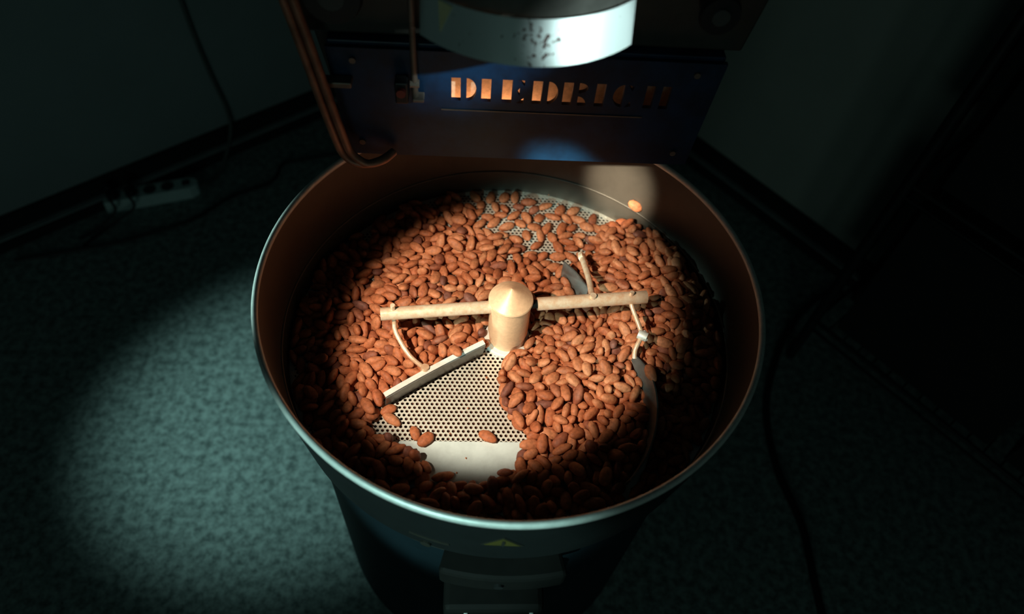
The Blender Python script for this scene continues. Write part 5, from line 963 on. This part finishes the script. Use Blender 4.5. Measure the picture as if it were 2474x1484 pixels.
    1,2845,810,145,33,9,-134, 1,2998,800,161,-29,6,-68, 3,3002,633,196,11,-19,135, 0,2863,900,230,6,12,-174, 4,2842,680,261,-33,7,77,
    4,3014,807,274,76,9,92, 4,2904,800,316,95,27,-59, 5,2830,686,376,77,7,-90, 2,2810,688,496,19,-11,141, 5,2941,766,431,14,44,-2,
    2,2680,973,58,-28,4,-135, 5,2883,1076,69,91,1,147, 2,2784,873,61,-18,-12,-159, 5,2885,965,130,62,3,169, 1,2812,1082,173,-3,-21,-68,
    4,2917,1060,254,2,-12,112, 0,2764,1021,275,159,12,-119, 3,2958,971,360,74,-2,96, 2,2849,1013,354,118,12,-89, 4,2701,979,363,-23,23,-117,
    0,2787,866,406,4,-24,3, 4,2705,943,470,28,-7,-73, 3,2919,-406,59,18,-9,145, 0,2968,-570,74,-2,24,6, 2,3090,-281,63,5,14,86,
    2,3008,-439,137,17,30,-28, 1,3061,-573,154,110,28,-106, 3,2984,-505,265,-15,-9,-62, 3,3082,-398,247,101,24,104, 2,2986,-365,329,20,-6,-121,
    4,2967,97,58,-25,-5,-137, 4,2952,-59,77,-66,-38,133, 4,3092,-60,61,-157,18,121, 5,3085,86,100,16,16,58, 3,3114,8,196,63,-22,95,
    2,3003,22,247,-39,-41,74, 4,2892,-4,279,1,11,90, 0,3041,-86,311,-44,-33,175, 1,2821,180,528,31,26,18, 2,3022,416,63,4,15,142,
    1,3073,442,162,-17,29,90, 3,2944,447,143,-55,6,80, 2,2875,564,192,-29,-20,-93, 5,3008,434,263,-153,-11,-131, 2,3070,218,232,-33,-46,135,
    3,3100,328,360,-102,30,82, 4,3042,622,305,169,-23,108, 4,2936,520,298,-36,20,84, 2,3039,493,370,24,-8,69, 1,3016,373,451,-90,-42,88,
    5,2963,620,402,44,49,-170,
]
NSEL = 288

# ------------------------------------------------------------------ cacao beans, poses settled by a rigid-body drop
SIZES = [(.0290, .0160, .0116), (.0255, .0148, .0110), (.0315, .0162, .0118), (.0275, .0175, .0112), (.0230, .0142, .0116), (.0300, .0145, .0120)]
def bean_shape(sz, seed):
    rnd = random.Random(seed)
    bm = bmesh.new(); bmesh.ops.create_icosphere(bm, subdivisions=2, radius=1)
    ph = [rnd.uniform(0, 6.28) for _ in range(6)]
    bend, taper = rnd.uniform(-0.12, 0.12), rnd.uniform(-0.22, 0.22)
    for v in bm.verts:
        x, y, z = v.co
        k = 1 + 0.045 * math.sin(5 * x + ph[0]) * math.sin(4 * y + ph[1]) + 0.04 * math.sin(6 * z + 3 * x + ph[2])
        fl = 1 + taper * x
        v.co = (x * sz[0] / 2 * (1 + 0.03 * math.sin(7 * y + ph[3])), (y * fl * k + bend * (1 - x * x)) * sz[1] / 2, z * k * (1 - 0.10 * x * x) * sz[2] / 2)
    me = bpy.data.meshes.new('cacao_bean'); bm.to_mesh(me); bm.free()
    me.polygons.foreach_set('use_smooth', [True] * len(me.polygons))
    at = me.attributes.new('tone', 'FLOAT', 'POINT')
    me.materials.append(MATS['cacao_bean'])
    return me
SHAPES = [bean_shape(s, 3 + i) for i, s in enumerate(SIZES)]
recs = [BEANS[i:i + 7] for i in range(0, len(BEANS), 7)]
def pose(r):
    return r[0], Vector((r[1] / 10000, r[2] / 10000, ZF + r[3] / 10000)), Euler((R(r[4]), R(r[5]), R(r[6]))).to_quaternion()
def zone(k, p, q):
    x, y = p.x, p.y
    if y < -0.205: z = ('shaded', 'by the front rim', 'beans along the front rim')
    elif x > 0.175: z = ('dark', 'near the right bin wall', 'beans at the right bin wall')
    elif x > 0.0 and y < 0.01: z = ('brown', 'heaped right of the bare floor', 'beans right of the bare floor')
    elif x < 0 and y < 0.0 and (x < -0.14 or y > -0.13): z = ('brown', 'behind the left scraper blade', 'beans behind the left blade')
    elif y > 0.17: z = ('brown', 'scattered at the back of the bin', 'beans scattered at the back')
    elif y >= 0.0: z = ('brown', 'just behind the stirring arms', 'beans behind the stirring arms')
    else: z = ('shaded', 'left of the solid floor plate', 'beans at the front left')
    ax = q @ Vector((1, 0, 0))
    if abs(ax.z) > 0.62: pose = 'standing on end'
    else:
        a = math.degrees(math.atan2(ax.y, ax.x)) % 180
        pose = 'lying left to right' if a < 22.5 or a > 157.5 else 'slanting right' if a < 67.5 else 'pointing front to back' if a < 112.5 else 'slanting left'
    kind = ('longish', 'middling', 'long', 'broad', 'short', 'slender')[k]
    return kind + ' ' + z[0] + ' cacao bean ' + pose + ' ' + z[1], z[2]
def single(k, p, q, label, group=None):
    o = bpy.data.objects.new('cacao_bean', SHAPES[k]); COL.objects.link(o)
    o.rotation_mode = 'QUATERNION'; o.location = p; o.rotation_quaternion = q
    return tag(o, label, 'bean', group)
for r in recs[:NSEL]:
    k, p, q = pose(r)
    single(k, p, q, *zone(k, p, q))
# beans that stand out singly in the photograph
EX = [(0, (-0.0762, -0.0475, 0.6945), (0.15, 0.35, 2.15), 'long cacao bean hanging over the edge of the left scraper blade'),
      (3, (-0.1132, -0.1690, 0.6605), (0.1, 0.0, 0.75), 'plump cacao bean on the edge of the holes, left of the solid plate'),
      (0, (-0.0290, -0.1640, 0.6600), (0.0, 0.05, 2.6), 'lone cacao bean on the last row of holes, nearest the right heap'),
      (4, (-0.1285, -0.1600, 0.6600), (0.2, 0.0, 1.9), 'small cacao bean alone on the holes beyond the front left heap'),
      (1, (-0.1665, -0.1250, 0.6600), (0.0, 0.1, 0.55), 'cacao bean peeping out below the outer tip of the left scraper blade'),
      (5, (-0.1610, -0.1400, 0.6600), (0.0, 0.1, -0.55), 'second cacao bean below the outer tip of the left scraper blade'),
      (3, (0.2150, 0.2375, 0.7080), (0.9, 0.3, -0.5), 'lone cacao bean thrown up against the lit back wall of the bin')]
for k, p, e, lab in EX:
    single(k, Vector(p), Euler(e).to_quaternion(), lab)
def heap():
    V = []; F = []; T = []; n = 0
    rs = random.Random(5)
    base = [(np.array([v.co[:] for v in s.vertices]), np.array([p.vertices[:] for p in s.polygons])) for s in SHAPES]
    for r in recs[NSEL:]:
        k, p, q = pose(r)
        v, f = base[k]
        V.append(v @ np.array(q.to_matrix()).T + np.array(p)); F.append(f + n); n += len(v); T += [rs.random()] * len(v)
    V = np.concatenate(V); F = np.concatenate(F)
    me = bpy.data.meshes.new('cacao_bean_heap'); me.from_pydata(V.tolist(), [], F.tolist()); me.update()
    me.polygons.foreach_set('use_smooth', [True] * len(me.polygons))
    at = me.attributes.new('tone', 'FLOAT', 'POINT'); at.data.foreach_set('value', T)
    o = link('cacao_bean_heap', me, 'cacao_bean')
    tag(o, 'mass of roasted cacao beans filling the cooling bin', 'beans', kind='stuff')
heap()
def crumbs():
    rs = random.Random(9); m = MB()
    for i in range(420):
        a = rs.uniform(0, 6.283); d = 0.32 * math.sqrt(rs.uniform(0.02, 1)); x, y = d * math.cos(a), d * math.sin(a)
        bare = -0.17 < x < 0.0 and -0.2 < y < -0.03
        if bare and rs.random() < 0.85: continue
        s = rs.uniform(0.0010, 0.0024); z = ZF + 0.0012 + s * 0.3
        rz = Matrix.Rotation(rs.uniform(0, 6.28), 3, 'Z') @ Matrix.Rotation(rs.uniform(-.6, .6), 3, 'X')
        pts = [Vector((x, y, z)) + rz @ Vector((dx * s * rs.uniform(.6, 1.4), dy * s * rs.uniform(.5, 1.1), dz * s * 0.6)) for dx, dy, dz in ((1, 0, 0), (-1, 0.2, 0), (0, 1, 0), (0, -1, 0), (0.1, 0, 1), (0, 0, -1))]
        m.add(pts, [(0, 2, 4), (2, 1, 4), (1, 3, 4), (3, 0, 4), (2, 0, 5), (1, 2, 5), (3, 1, 5), (0, 3, 5)])
    o = m.build('bean_crumbs', 'cacao_bean'); tag(o, 'tiny crumbs of husk scattered over the bin floor', 'crumbs', kind='stuff')
crumbs()
